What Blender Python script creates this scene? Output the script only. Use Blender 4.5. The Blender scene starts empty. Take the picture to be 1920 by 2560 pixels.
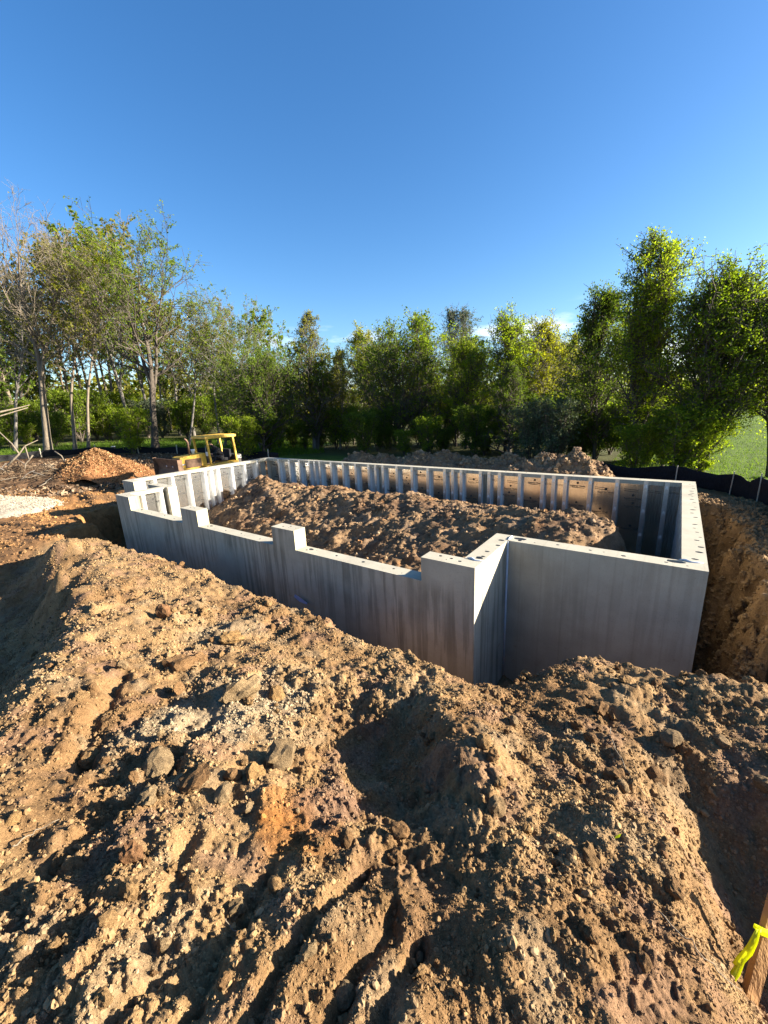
import bpy, bmesh, math, random
import numpy as np
from mathutils import Vector, Matrix
from mathutils.geometry import tessellate_polygon

# ------------------------------------------------------------------ camera, sky, sun, exposure
scene = bpy.context.scene
COL = scene.collection
R_ = math.radians
CAM = np.array([14.7808, -5.7257, 2.05]); YAW, PITCH, ROLL, FPX = 0.62718, 0.25929, -0.04476, 1011.85
_Fh = np.array([-math.sin(YAW), math.cos(YAW), 0.0]); _R0 = np.array([math.cos(YAW), math.sin(YAW), 0.0])
FWD = _Fh * math.cos(PITCH) + np.array([0, 0, -math.sin(PITCH)]); _U0 = _Fh * math.sin(PITCH) + np.array([0, 0, math.cos(PITCH)])
RGT = _R0 * math.cos(ROLL) + _U0 * math.sin(ROLL); UPV = -_R0 * math.sin(ROLL) + _U0 * math.cos(ROLL)
cd = bpy.data.cameras.new('camera'); cam = bpy.data.objects.new('camera', cd); COL.objects.link(cam)
cd.sensor_fit = 'HORIZONTAL'; cd.sensor_width = 36.0; cd.lens = FPX * 36.0 / 1920.0
cd.clip_start = 0.05; cd.clip_end = 3000
cam.matrix_world = Matrix(((RGT[0], UPV[0], -FWD[0], CAM[0]), (RGT[1], UPV[1], -FWD[1], CAM[1]),
                           (RGT[2], UPV[2], -FWD[2], CAM[2]), (0, 0, 0, 1)))
scene.camera = cam

SUN = np.array([0.845, 0.535, 0.351]); SUN /= np.linalg.norm(SUN)      # towards the sun
sun_el = math.asin(SUN[2]); sun_rot = math.pi / 2 - math.atan2(SUN[1], SUN[0])
world = bpy.data.worlds.new('World'); scene.world = world; world.use_nodes = True
wn = world.node_tree; wn.nodes.clear()
def N(tree, kind, **kw):
    n = tree.nodes.new(kind)
    for k, v in kw.items():
        if k == 'inp':
            for a, b in v.items(): n.inputs[a].default_value = b
        else: setattr(n, k, v)
    return n
sky = N(wn, 'ShaderNodeTexSky', sky_type='NISHITA', sun_disc=False, sun_elevation=sun_el, sun_rotation=sun_rot,
        altitude=200, air_density=1.0, dust_density=0.8, ozone_density=3.0)
hsv = N(wn, 'ShaderNodeHueSaturation', inp={'Hue': 0.504, 'Saturation': 1.24, 'Value': 1.0})
wn.links.new(sky.outputs[0], hsv.inputs['Color'])
tc = N(wn, 'ShaderNodeTexCoord'); sep = N(wn, 'ShaderNodeSeparateXYZ'); wn.links.new(tc.outputs['Generated'], sep.inputs[0])
mp = N(wn, 'ShaderNodeMapping', inp={'Scale': (2.2, 2.2, 9.0)}); wn.links.new(tc.outputs['Generated'], mp.inputs['Vector'])
cn = N(wn, 'ShaderNodeTexNoise', inp={'Scale': 1.7, 'Detail': 6.0, 'Roughness': 0.55}); wn.links.new(mp.outputs[0], cn.inputs['Vector'])
cr = N(wn, 'ShaderNodeMapRange', inp={'From Min': 0.53, 'From Max': 0.70}); wn.links.new(cn.outputs[0], cr.inputs['Value'])
el = N(wn, 'ShaderNodeMapRange', inp={'From Min': 0.205, 'From Max': 0.14}, interpolation_type='SMOOTHSTEP'); wn.links.new(sep.outputs['Z'], el.inputs['Value'])
mu = N(wn, 'ShaderNodeMath', operation='MULTIPLY'); wn.links.new(cr.outputs[0], mu.inputs[0]); wn.links.new(el.outputs[0], mu.inputs[1])
mu2 = N(wn, 'ShaderNodeMath', operation='MULTIPLY'); wn.links.new(mu.outputs[0], mu2.inputs[0]); mu2.inputs[1].default_value = 0.75
cmix = N(wn, 'ShaderNodeMix', data_type='RGBA', inp={'B': (7.5, 7.6, 8.0, 1)})
wn.links.new(mu2.outputs[0], cmix.inputs['Factor']); wn.links.new(hsv.outputs[0], cmix.inputs['A'])
bg = N(wn, 'ShaderNodeBackground', inp={'Strength': 0.052}); wo = N(wn, 'ShaderNodeOutputWorld')
wn.links.new(cmix.outputs['Result'], bg.inputs['Color']); wn.links.new(bg.outputs[0], wo.inputs['Surface'])

sl = bpy.data.lights.new('sun', 'SUN'); sl.energy = 5.0; sl.angle = R_(0.53); sl.color = (1.0, 0.895, 0.735)
so = bpy.data.objects.new('sun', sl); COL.objects.link(so); so.rotation_euler = Vector(-SUN).to_track_quat('-Z', 'Y').to_euler()
so.location = (30, 20, 20)
vs = scene.view_settings; vs.view_transform = 'Standard'; vs.look = 'None'; vs.exposure = 2.35; vs.gamma = 1.0; vs.use_curve_mapping = False
scene.cycles.max_bounces = 6; scene.cycles.transparent_max_bounces = 4; scene.cycles.use_denoising = True

# ------------------------------------------------------------------ helpers
def tag(o, label=None, cat=None, group=None, kind=None):
    if label: o['label'] = label
    if cat: o['category'] = cat
    if group: o['group'] = group
    if kind: o['kind'] = kind
    return o
def empty(name, loc=(0, 0, 0), rz=0.0):
    o = bpy.data.objects.new(name, None); COL.objects.link(o); o.location = loc; o.rotation_euler = (0, 0, rz); o.empty_display_size = 0.2
    return o
def link(name, me, parent=None, mats=None):
    o = bpy.data.objects.new(name, me); COL.objects.link(o)
    if mats is not None:
        for m in (mats if isinstance(mats, (list, tuple)) else [mats]): me.materials.append(m)
    if parent is not None: o.parent = parent
    return o
def npmesh(name, V, F, smooth=True, mi=None):
    V = np.asarray(V, np.float32); F = np.asarray(F, np.int32)
    me = bpy.data.meshes.new(name); n, k = F.shape
    me.vertices.add(len(V)); me.vertices.foreach_set('co', V.ravel())
    me.loops.add(n * k); me.loops.foreach_set('vertex_index', F.ravel())
    me.polygons.add(n); me.polygons.foreach_set('loop_start', np.arange(n, dtype=np.int32) * k)
    if mi is not None: me.polygons.foreach_set('material_index', np.asarray(mi, np.int32))
    me.polygons.foreach_set('use_smooth', np.full(n, smooth, bool))
    me.update(calc_edges=True); me.validate()
    return me
def colattr(me, C, name='Col'):
    a = me.color_attributes.new(name, 'FLOAT_COLOR', 'POINT')
    a.data.foreach_set('color', np.concatenate([C, np.ones((len(C), 1))], 1).astype(np.float32).ravel())
class MB:                                                   # collects boxes, bars and prisms into one mesh
    def __init__(s): s.v = []; s.f = []; s.m = []
    def add(s, vs_, fs, mi=0):
        b = len(s.v); s.v += [tuple(v) for v in vs_]; s.f += [tuple(b + i for i in f) for f in fs]; s.m += [mi] * len(fs); return s
    def box(s, x0, x1, y0, y1, z0, z1, mi=0, M=None):
        vs_ = [Vector((x, y, z)) for z in (z0, z1) for y in (y0, y1) for x in (x0, x1)]
        if M is not None: vs_ = [M @ v for v in vs_]
        return s.add(vs_, [(0, 2, 3, 1), (4, 5, 7, 6), (0, 1, 5, 4), (2, 6, 7, 3), (0, 4, 6, 2), (1, 3, 7, 5)], mi)
    def tube(s, pts, rad, n=8, mi=0, cap=True):
        pts = [Vector(p) for p in pts]; rings = []
        b = len(s.v)
        for i, p in enumerate(pts):
            d = (pts[min(i + 1, len(pts) - 1)] - pts[max(i - 1, 0)]).normalized()
            a = d.orthogonal().normalized() if i == 0 else (a - d * a.dot(d)).normalized()
            c = d.cross(a); r = rad[i] if isinstance(rad, (list, tuple)) else rad
            s.v += [tuple(p + (a * math.cos(2 * math.pi * j / n) + c * math.sin(2 * math.pi * j / n)) * r) for j in range(n)]
        for i in range(len(pts) - 1):
            for j in range(n):
                s.f.append((b + i * n + j, b + i * n + (j + 1) % n, b + (i + 1) * n + (j + 1) % n, b + (i + 1) * n + j)); s.m.append(mi)
        if cap:
            s.f.append(tuple(b + j for j in reversed(range(n)))); e = b + (len(pts) - 1) * n
            s.f.append(tuple(e + j for j in range(n))); s.m += [mi, mi]
        return s
    def prism(s, outline, d0, d1, axis='y', mi=0):          # outline of (a, b) pairs, extruded along axis
        def pt(a, b, d): return {'y': (a, d, b), 'x': (d, a, b), 'z': (a, b, d)}[axis]
        n = len(outline); vs_ = [pt(a, b, d0) for a, b in outline] + [pt(a, b, d1) for a, b in outline]
        fs = [tuple(range(n)), tuple(range(2 * n - 1, n - 1, -1))] + [(i, i + n, (i + 1) % n + n, (i + 1) % n) for i in range(n)]
        return s.add(vs_, fs, mi)
    def build(s, name, mats, parent=None, bevel=0.0, smooth=False, loc=None):
        me = bpy.data.meshes.new(name); me.from_pydata(s.v, [], s.f)
        bm = bmesh.new(); bm.from_mesh(me)
        for f, m in zip(bm.faces, s.m): f.material_index = m; f.smooth = smooth
        bmesh.ops.recalc_face_normals(bm, faces=bm.faces)
        bm.to_mesh(me); bm.free()
        o = link(name, me, parent, mats)
        if bevel:
            b = o.modifiers.new('edge', 'BEVEL'); b.width = bevel; b.segments = 2; b.limit_method = 'ANGLE'; b.angle_limit = R_(40)
        if loc is not None: o.location = loc
        return o

# photo point -> place, for measuring positions (u, v in photo pixels)
def ray(u, v):
    d = FWD + RGT * ((u - 960) / FPX) - UPV * ((v - 1280) / FPX); return d / np.linalg.norm(d)
def at_z(u, v, z): d = ray(u, v); return CAM + d * ((z - CAM[2]) / d[2])
def at_y(u, v, y): d = ray(u, v); return CAM + d * ((y - CAM[1]) / d[1])
def at_d(u, v, D): d = ray(u, v); return CAM + d * (D / math.hypot(d[0], d[1]))

# numpy noise
def hsh(ix, iy, s):
    h = (ix.astype(np.int64) * 374761393 + iy.astype(np.int64) * 668265263 + s * 974634777) & 0xffffffff
    h = ((h ^ (h >> 13)) * 1274126177) & 0xffffffff; h = (h ^ (h >> 16)) * 2246822519 & 0xffffffff
    return ((h ^ (h >> 15)) & 0xffffff).astype(np.float64) / 16777216.0
def perlin(x, y, s=0):
    ix = np.floor(x); iy = np.floor(y); fx = x - ix; fy = y - iy
    u = fx * fx * fx * (fx * (fx * 6 - 15) + 10); v = fy * fy * fy * (fy * (fy * 6 - 15) + 10)
    def g(i, j):
        a = hsh(ix + i, iy + j, s) * 6.2831853; return np.cos(a) * (fx - i) + np.sin(a) * (fy - j)
    a = g(0, 0) * (1 - u) + g(1, 0) * u; b = g(0, 1) * (1 - u) + g(1, 1) * u
    return (a * (1 - v) + b * v) * 1.5
def fbm(x, y, s=0, o=4, l=2.03, g=0.5):
    r = 0; a = 1.0
    for i in range(o): r = r + a * perlin(x, y, s + i * 7); x = x * l + 3.1; y = y * l - 1.7; a *= g
    return r
def lumps(x, y, cell, rmax, prob, s):                       # rounded clods pressed into the soil
    wx = x + perlin(x / cell * 1.9, y / cell * 1.9, s + 50) * cell * 0.22; wy = y + perlin(x / cell * 1.9, y / cell * 1.9, s + 51) * cell * 0.22
    ix = np.floor(wx / cell); iy = np.floor(wy / cell); out = np.zeros_like(x)
    for i in (-1, 0, 1):
        for j in (-1, 0, 1):
            cx, cy = ix + i, iy + j
            px = (cx + hsh(cx, cy, s)) * cell; py = (cy + hsh(cx, cy, s + 1)) * cell
            r = rmax * (0.35 + 0.65 * hsh(cx, cy, s + 2)) * (hsh(cx, cy, s + 3) < prob)
            d2 = (wx - px) ** 2 + (wy - py) ** 2
            out = np.maximum(out, np.sqrt(np.maximum(r * r - d2, 0)) * (0.6 + 0.5 * hsh(cx, cy, s + 4)))
    return out
def sstep(a, b, x): t = np.clip((x - a) / (b - a), 0, 1); return t * t * (3 - 2 * t)

# ------------------------------------------------------------------ materials
MATS = {}
def mat(name):
    m = bpy.data.materials.new(name); m.use_nodes = True; t = m.node_tree
    MATS[name] = m
    return m, t, t.nodes['Principled BSDF']
def ramp(t, stops, src=None, interp='LINEAR'):
    r = N(t, 'ShaderNodeValToRGB'); e = r.color_ramp; e.interpolation = interp
    while len(e.elements) < len(stops): e.elements.new(0.5)
    for el_, (p_, c) in zip(e.elements, stops): el_.position = p_; el_.color = (*c, 1) if len(c) == 3 else c
    if src is not None: t.links.new(src, r.inputs[0])
    return r
def noise(t, scale, detail=4, rough=0.55, coord='Object', vec=None, stretch=None):
    n = N(t, 'ShaderNodeTexNoise', inp={'Scale': scale, 'Detail': detail, 'Roughness': rough})
    if vec is None:
        c = N(t, 'ShaderNodeTexCoord'); vec = c.outputs[coord]
    if stretch:
        m = N(t, 'ShaderNodeMapping', inp={'Scale': stretch}); t.links.new(vec, m.inputs[0]); vec = m.outputs[0]
    t.links.new(vec, n.inputs['Vector']); return n
def bump(t, bsdf, h, strength=0.4, dist=0.01, prev=None):
    b = N(t, 'ShaderNodeBump', inp={'Strength': strength, 'Distance': dist}); t.links.new(h, b.inputs['Height'])
    if prev: t.links.new(prev.outputs[0], b.inputs['Normal'])
    if bsdf: t.links.new(b.outputs[0], bsdf.inputs['Normal'])
    return b
def mixc(t, fac, a, b, mode='MIX'):
    m = N(t, 'ShaderNodeMix', data_type='RGBA', blend_type=mode)
    for s_, v in (('Factor', fac), ('A', a), ('B', b)):
        if hasattr(v, 'is_output'): t.links.new(v, m.inputs[s_])
        else: m.inputs[s_].default_value = v if not isinstance(v, tuple) else (*v, 1)
    return m.outputs['Result']
def plain(name, col, rough=0.7, metal=0.0, var=0.25, scale=9.0, bs=0.15, bd=0.004):
    m, t, b = mat(name)
    n = noise(t, scale, 5); r = ramp(t, [(0.3, tuple(c * (1 - var) for c in col)), (0.72, tuple(min(1, c * (1 + var)) for c in col))], n.outputs[0])
    t.links.new(r.outputs[0], b.inputs['Base Color']); b.inputs['Roughness'].default_value = rough; b.inputs['Metallic'].default_value = metal
    if bs: bump(t, b, noise(t, scale * 6, 4).outputs[0], bs, bd)
    return m
def soil(name, fine=1.0, isl=False, bstr=0.8):
    m, t, b = mat(name)
    a = N(t, 'ShaderNodeAttribute', attribute_name='Col')
    geo = N(t, 'ShaderNodeNewGeometry')
    n1 = noise(t, 6.0 * fine, 6, 0.6, vec=geo.outputs['Position']); n2 = noise(t, 55 * fine, 5, 0.65, vec=geo.outputs['Position'])
    n3 = noise(t, 1.1, 3, 0.5, vec=geo.outputs['Position'])
    r1 = ramp(t, [(0.28, (0.62, 0.58, 0.54)), (0.5, (1, 1, 1)), (0.74, (1.25, 1.22, 1.16))], n1.outputs[0])
    r2 = ramp(t, [(0.3, (0.66, 0.64, 0.62)), (0.55, (1, 1, 1)), (0.72, (1.35, 1.33, 1.3))], n2.outputs[0])
    c = mixc(t, 1.0, a.outputs['Color'], r1.outputs[0], 'MULTIPLY'); c = mixc(t, 1.0, c, r2.outputs[0], 'MULTIPLY')
    r3 = ramp(t, [(0.35, (0.95, 0.9, 0.86)), (0.65, (1.06, 1.0, 0.94))], n3.outputs[0]); c = mixc(t, 1.0, c, r3.outputs[0], 'MULTIPLY')
    if isl:
        r4 = ramp(t, [(0.0, (0.8, 0.77, 0.74)), (0.6, (1.0, 1.0, 1.0)), (0.96, (1.12, 1.1, 1.06)), (1.0, (1.3, 1.3, 1.3))], geo.outputs['Random Per Island']); c = mixc(t, 1.0, c, r4.outputs[0], 'MULTIPLY')
    t.links.new(c, b.inputs['Base Color']); b.inputs['Roughness'].default_value = 0.95; b.inputs['Specular IOR Level'].default_value = 0.15
    b1 = bump(t, None, n1.outputs[0], bstr * 0.6, 0.03); n5 = noise(t, 170 * fine, 4, 0.7, vec=geo.outputs['Position']); b2 = bump(t, None, n2.outputs[0], bstr, 0.016, b1); bump(t, b, n5.outputs[0], bstr, 0.006, b2)
    return m
M_SOIL = soil('soil'); M_STONE = soil('soil_stones', 1.6, True, 1.2)

def m_concrete(name, streak=1.0, base=(0.35, 0.325, 0.26)):
    m, t, b = mat(name); geo = N(t, 'ShaderNodeNewGeometry'); P = geo.outputs['Position']
    n1 = noise(t, 2.2, 5, 0.6, vec=P); n2 = noise(t, 60, 4, 0.6, vec=P)
    ns = noise(t, 5.0, 4, 0.6, vec=P, stretch=(2.4, 2.4, 0.11)); nm = noise(t, 0.75, 2, 0.5, vec=P)
    r1 = ramp(t, [(0.3, tuple(c * 0.86 for c in base)), (0.7, tuple(c * 1.12 for c in base))], n1.outputs[0])
    rs = ramp(t, [(0.48, (1, 1, 1)), (0.535, (0.70, 0.69, 0.67)), (0.62, (0.55, 0.54, 0.51)), (0.72, (0.48, 0.47, 0.44))], ns.outputs[0])
    rm = ramp(t, [(0.40, (0, 0, 0)), (0.55, (1, 1, 1))], nm.outputs[0])
    # water streaks only on upright faces
    sp = N(t, 'ShaderNodeSeparateXYZ'); t.links.new(geo.outputs['Normal'], sp.inputs[0])
    ab = N(t, 'ShaderNodeMath', operation='ABSOLUTE'); t.links.new(sp.outputs['Z'], ab.inputs[0])
    up = N(t, 'ShaderNodeMath', operation='SUBTRACT', inp={0: 1.0}); t.links.new(ab.outputs[0], up.inputs[1])
    mm = N(t, 'ShaderNodeMath', operation='MULTIPLY'); t.links.new(up.outputs[0], mm.inputs[0]); t.links.new(rm.outputs[0], mm.inputs[1])
    m3 = N(t, 'ShaderNodeMath', operation='MULTIPLY', inp={1: streak}); t.links.new(mm.outputs[0], m3.inputs[0])
    sc = mixc(t, m3.outputs[0], (1.0, 1.0, 1.0), rs.outputs[0])
    c = mixc(t, 1.0, r1.outputs[0], sc, 'MULTIPLY')
    r2 = ramp(t, [(0.28, (0.75, 0.75, 0.75)), (0.45, (1, 1, 1))], n2.outputs[0]); c = mixc(t, 1.0, c, r2.outputs[0], 'MULTIPLY')
    px_ = N(t, 'ShaderNodeSeparateXYZ'); t.links.new(P, px_.inputs[0]); zr = N(t, 'ShaderNodeMapRange', inp={'From Min': -0.7, 'From Max': -2.0, 'To Min': 0.0, 'To Max': 0.1}); t.links.new(px_.outputs['Z'], zr.inputs['Value'])
    nlow = noise(t, 5.0, 5, 0.65, vec=P); am = N(t, 'ShaderNodeMath', operation='ADD'); t.links.new(zr.outputs[0], am.inputs[0]); t.links.new(nlow.outputs[0], am.inputs[1]); rlow = ramp(t, [(0.68, (0, 0, 0)), (0.95, (1, 1, 1))], am.outputs[0])
    c = mixc(t, rlow.outputs[0], c, (0.19, 0.135, 0.08))  # noisy brown patches, slightly more of them towards the wall foot
    t.links.new(c, b.inputs['Base Color']); b.inputs['Roughness'].default_value = 0.85; b.inputs['Specular IOR Level'].default_value = 0.25
    b1 = bump(t, None, n1.outputs[0], 0.2, 0.01); bump(t, b, n2.outputs[0], 0.35, 0.004, b1)
    return m
M_CONC = m_concrete('cast_concrete', 0.85); M_CONC2 = m_concrete('smooth_concrete', 0.25)
M_POST = m_concrete('yellowish_post_end', 0.9, (0.44, 0.41, 0.27))  # paler, yellower concrete for the right-hand end faces of the posts
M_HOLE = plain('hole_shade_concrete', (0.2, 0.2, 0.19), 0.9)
M_STUD = plain('stud_white_foam', (0.78, 0.78, 0.77), 0.7, 0, 0.12, 14, 0.1)
m, t, b = mat('foil_facing'); M_FOIL = m
w = noise(t, 9.0, 4, 0.6, stretch=(1.0, 1.0, 0.12)); w2 = noise(t, 70.0, 3, 0.6)
r = ramp(t, [(0.3, (0.70, 0.69, 0.66)), (0.7, (0.86, 0.85, 0.82))], w.outputs[0]); t.links.new(r.outputs[0], b.inputs['Base Color'])
b.inputs['Metallic'].default_value = 1.0; b.inputs['Roughness'].default_value = 0.2
b1 = bump(t, None, w.outputs[0], 0.22, 0.02); bump(t, b, w2.outputs[0], 0.06, 0.004, b1)
M_ZINC = plain('galvanised_steel', (0.62, 0.63, 0.64), 0.38, 1.0, 0.12, 20, 0.05)
M_TAB = plain('white_plastic_tab', (0.78, 0.78, 0.76), 0.6, 0, 0.05)
M_INK = plain('black_print', (0.012, 0.012, 0.012), 0.6, 0, 0.1)
M_SEAL = plain('grey_sealant', (0.50, 0.52, 0.56), 0.6, 0, 0.1)
M_YEL = plain('worn_yellow_paint', (0.62, 0.36, 0.035), 0.55, 0, 0.22, 6, 0.1)
M_DKMET = plain('dark_steel', (0.045, 0.04, 0.035), 0.6, 0.3, 0.4, 5)
M_RUST = plain('rusty_steel', (0.13, 0.075, 0.045), 0.8, 0.2, 0.45, 5)
M_BLACK = plain('black_cloth', (0.012, 0.012, 0.014), 0.9, 0, 0.3)
M_SKIN = plain('skin', (0.48, 0.26, 0.18), 0.6, 0, 0.08)
M_WHITE = plain('white_paint', (0.75, 0.75, 0.72), 0.6, 0, 0.06)
M_LATH = plain('weathered_stake', (0.42, 0.36, 0.27), 0.85, 0, 0.2, 8)
m, t, b = mat('flagging_plastic'); M_FLAG = m
b.inputs['Base Color'].default_value = (0.74, 0.80, 0.012, 1); b.inputs['Roughness'].default_value = 0.45
tr = N(t, 'ShaderNodeBsdfTranslucent', inp={'Color': (0.85, 0.9, 0.02, 1)}); ms = N(t, 'ShaderNodeMixShader', inp={0: 0.45})
t.links.new(b.outputs[0], ms.inputs[1]); t.links.new(tr.outputs[0], ms.inputs[2]); t.links.new(ms.outputs[0], t.nodes['Material Output'].inputs[0])
bump(t, b, noise(t, 60, 3).outputs[0], 0.2, 0.003)
m, t, b = mat('silt_fabric'); M_FABRIC = m
w = noise(t, 30, 3, 0.5, stretch=(1, 1, 0.3)); r = ramp(t, [(0.3, (0.006, 0.006, 0.007)), (0.7, (0.016, 0.016, 0.018))], w.outputs[0])
t.links.new(r.outputs[0], b.inputs['Base Color']); b.inputs['Roughness'].default_value = 0.85; b.inputs['Specular IOR Level'].default_value = 0.15; bump(t, b, noise(t, 5, 3).outputs[0], 0.3, 0.05)
M_BLUE = plain('blue_plastic', (0.10, 0.16, 0.30), 0.4, 0, 0.1)
def m_bark(name, c0, c1):
    m, t, b = mat(name); w = noise(t, 3.5, 5, 0.6, stretch=(3, 3, 0.6)); r = ramp(t, [(0.3, c0), (0.7, c1)], w.outputs[0])
    t.links.new(r.outputs[0], b.inputs['Base Color']); b.inputs['Roughness'].default_value = 0.95; bump(t, b, w.outputs[0], 0.6, 0.05); return m
M_BARK_T = m_bark('tan_bark', (0.085, 0.068, 0.05), (0.19, 0.155, 0.11)); M_BARK_D = m_bark('dark_bark', (0.035, 0.028, 0.022), (0.10, 0.08, 0.06))
M_BARK_G = m_bark('grey_bark', (0.075, 0.068, 0.06), (0.165, 0.148, 0.128))
M_LUMBER = m_bark('pine_lumber', (0.22, 0.11, 0.04), (0.36, 0.2, 0.075))
def m_leaf(name, stops, transl=0.35):
    m, t, b = mat(name); geo = N(t, 'ShaderNodeNewGeometry'); r = ramp(t, stops, geo.outputs['Random Per Island'])
    t.links.new(r.outputs[0], b.inputs['Base Color']); b.inputs['Roughness'].default_value = 0.7; b.inputs['Specular IOR Level'].default_value = 0.08
    g = mixc(t, 1.0, r.outputs[0], (1.34, 1.38, 0.45), 'MULTIPLY')
    tr = N(t, 'ShaderNodeBsdfTranslucent'); t.links.new(g, tr.inputs[0]); ms = N(t, 'ShaderNodeMixShader', inp={0: transl})
    t.links.new(b.outputs[0], ms.inputs[1]); t.links.new(tr.outputs[0], ms.inputs[2]); t.links.new(ms.outputs[0], t.nodes['Material Output'].inputs[0])
    return m
M_LF_BRIGHT = m_leaf('bright_spring_leaf', [(0, (0.123, 0.180, 0.015)), (0.5, (0.179, 0.238, 0.020)), (1, (0.248, 0.296, 0.029))], 0.6)
M_LF_MID = m_leaf('mid_green_leaf', [(0, (0.083, 0.133, 0.014)), (0.6, (0.134, 0.190, 0.020)), (1, (0.210, 0.259, 0.029))], 0.58)
M_LF_DARK = m_leaf('dark_green_leaf', [(0, (0.050, 0.086, 0.014)), (0.6, (0.084, 0.127, 0.018)), (1, (0.143, 0.189, 0.027))], 0.5)
M_LF_OLIVE = m_leaf('olive_spring_leaf', [(0, (0.112, 0.117, 0.022)), (0.6, (0.163, 0.164, 0.028)), (1, (0.237, 0.222, 0.040))], 0.6)
M_LF_YEL = m_leaf('yellow_green_leaf', [(0, (0.163, 0.175, 0.018)), (0.6, (0.225, 0.234, 0.020)), (1, (0.300, 0.292, 0.030))], 0.6)
M_LF_GREY = m_leaf('grey_green_leaf', [(0, (0.05, 0.075, 0.045)), (0.6, (0.08, 0.105, 0.06)), (1, (0.14, 0.17, 0.10))], 0.25)
M_GRASS = m_leaf('grass_blade', [(0, (0.05, 0.10, 0.010)), (0.6, (0.09, 0.16, 0.015)), (1, (0.16, 0.22, 0.03))], 0.4)
M_CHIP = m_leaf('wood_chip', [(0, (0.12, 0.055, 0.022)), (0.5, (0.23, 0.12, 0.052)), (1, (0.38, 0.24, 0.12))], 0.0)
M_TWIG = m_leaf('dead_twig', [(0, (0.06, 0.04, 0.028)), (0.6, (0.12, 0.08, 0.05)), (1, (0.27, 0.2, 0.13))], 0.0)

# ------------------------------------------------------------------ ground heights
L, W, BUMP, XC, XF, T = 15.2745, 6.0102, 1.2189, 2.5251, 12.8941, 0.26
CTRL = []
def cz(u, v, z): p_ = at_z(u, v, z); CTRL.append((p_[0], p_[1], z))
for a in [  # crest that faces the walls
    (150, 1345, -.60), (230, 1342, -.62), (321, 1360, -.66), (405, 1398, -.66), (498, 1416, -.64), (567, 1439, -.60), (637, 1474, -.60), (741, 1503, -.56),
    (822, 1555, -.56), (903, 1566, -.48), (960, 1607, -.52), (1036, 1616, -.45), (1128, 1643, -.45), (1182, 1681, -.50), (1236, 1698, -.52), (1300, 1690, -.50),
    (1350, 1668, -.47), (1388, 1625, -.40), (1442, 1633, -.42), (1486, 1632, -.42), (1562, 1622, -.36), (1660, 1632, -.36), (1730, 1655, -.36), (1800, 1656, -.32), (1920, 1665, -.28),
    # lit left ridge
    (137, 1350, -.42), (139, 1410, -.30), (174, 1456, -.25), (176, 1508, -.21), (223, 1566, -.14), (214, 1606, -.11), (174, 1641, -.09), (139, 1682, -.07), (110, 1734, -.06), (30, 1828, -.06),
    (-120, 1960, -.02), (-300, 2150, .08),
    # shaded left flank and its foot
    (60, 1500, -1.45), (90, 1600, -1.45), (20, 1700, -1.45), (0, 1560, -1.5), (50, 1440, -1.35), (100, 1400, -1.25), (120, 1500, -1.25), (150, 1590, -1.1), (110, 1660, -1.1), (-60, 1750, -1.5), (-300, 1700, -1.45), (-500, 1900, -1.2), (-200, 1900, -1.2),
    # mound top
    (300, 1500, -.47), (420, 1500, -.50), (330, 1620, -.33), (450, 1640, -.30), (560, 1600, -.38), (600, 1720, -.20), (700, 1640, -.36), (800, 1700, -.30), (930, 1720, -.30), (1010, 1690, -.36),
    (300, 1760, -.20), (240, 1880, -.10), (420, 1850, -.08), (620, 1850, -.05), (700, 1950, .0), (120, 2000, .0), (400, 2050, .06), (620, 2100, .10), (0, 2200, .08), (250, 2300, .20), (500, 2300, .24), (0, 2500, .25),
    (300, 2560, .33), (620, 2540, .36), (960, 2560, .38), (800, 2300, .25), (960, 2350, .25), (740, 2080, .05),
    # hollow in the middle and the sharp little ridge beside it
    (870, 1830, -.38), (930, 1880, -.42), (960, 1960, -.34), (1000, 2030, -.20), (900, 1950, -.26), (1080, 1690, -.30), (1090, 1740, -.04), (1130, 1830, .05), (1180, 1900, .08), (1230, 1990, .10), (1040, 1780, -.24), (1060, 1880, -.28), (1110, 1960, -.12),
    (1220, 1760, -.20), (1300, 1800, -.14), (1300, 1900, -.05), (1400, 1760, -.22), (1400, 1900, -.06), (1400, 2050, .06), (1250, 2150, .16), (1500, 1800, -.22), (1560, 1900, -.12), (1560, 2050, .02), (1400, 2250, .22), (1250, 2450, .34), (1560, 2250, .16), (1500, 2480, .30),
    (1620, 1720, -.30), (1620, 1800, -.26), (1740, 1740, -.26), (1740, 1850, -.25), (1650, 1950, -.14), (1850, 1760, -.25), (1900, 1850, -.28),
    # dark pit at the right, its left lip and the bank that shades it
    (1670, 2060, -.02), (1690, 2150, .0), (1705, 2250, .02), (1728, 2345, .04), (1752, 2440, .07), (1775, 2540, .14), (1680, 2480, .20), (1760, 2020, -.42), (1790, 2120, -.55), (1830, 2230, -.55), (1870, 2330, -.50), (1850, 2420, -.45), (1900, 2450, -.5), (1870, 2500, -.42), (1900, 2560, -.35), (1900, 2050, -.48), (1920, 2180, -.60), (1950, 2500, -.2), (1850, 1960, -.34), (1920, 1960, -.30),
    ]: cz(*a)
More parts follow.
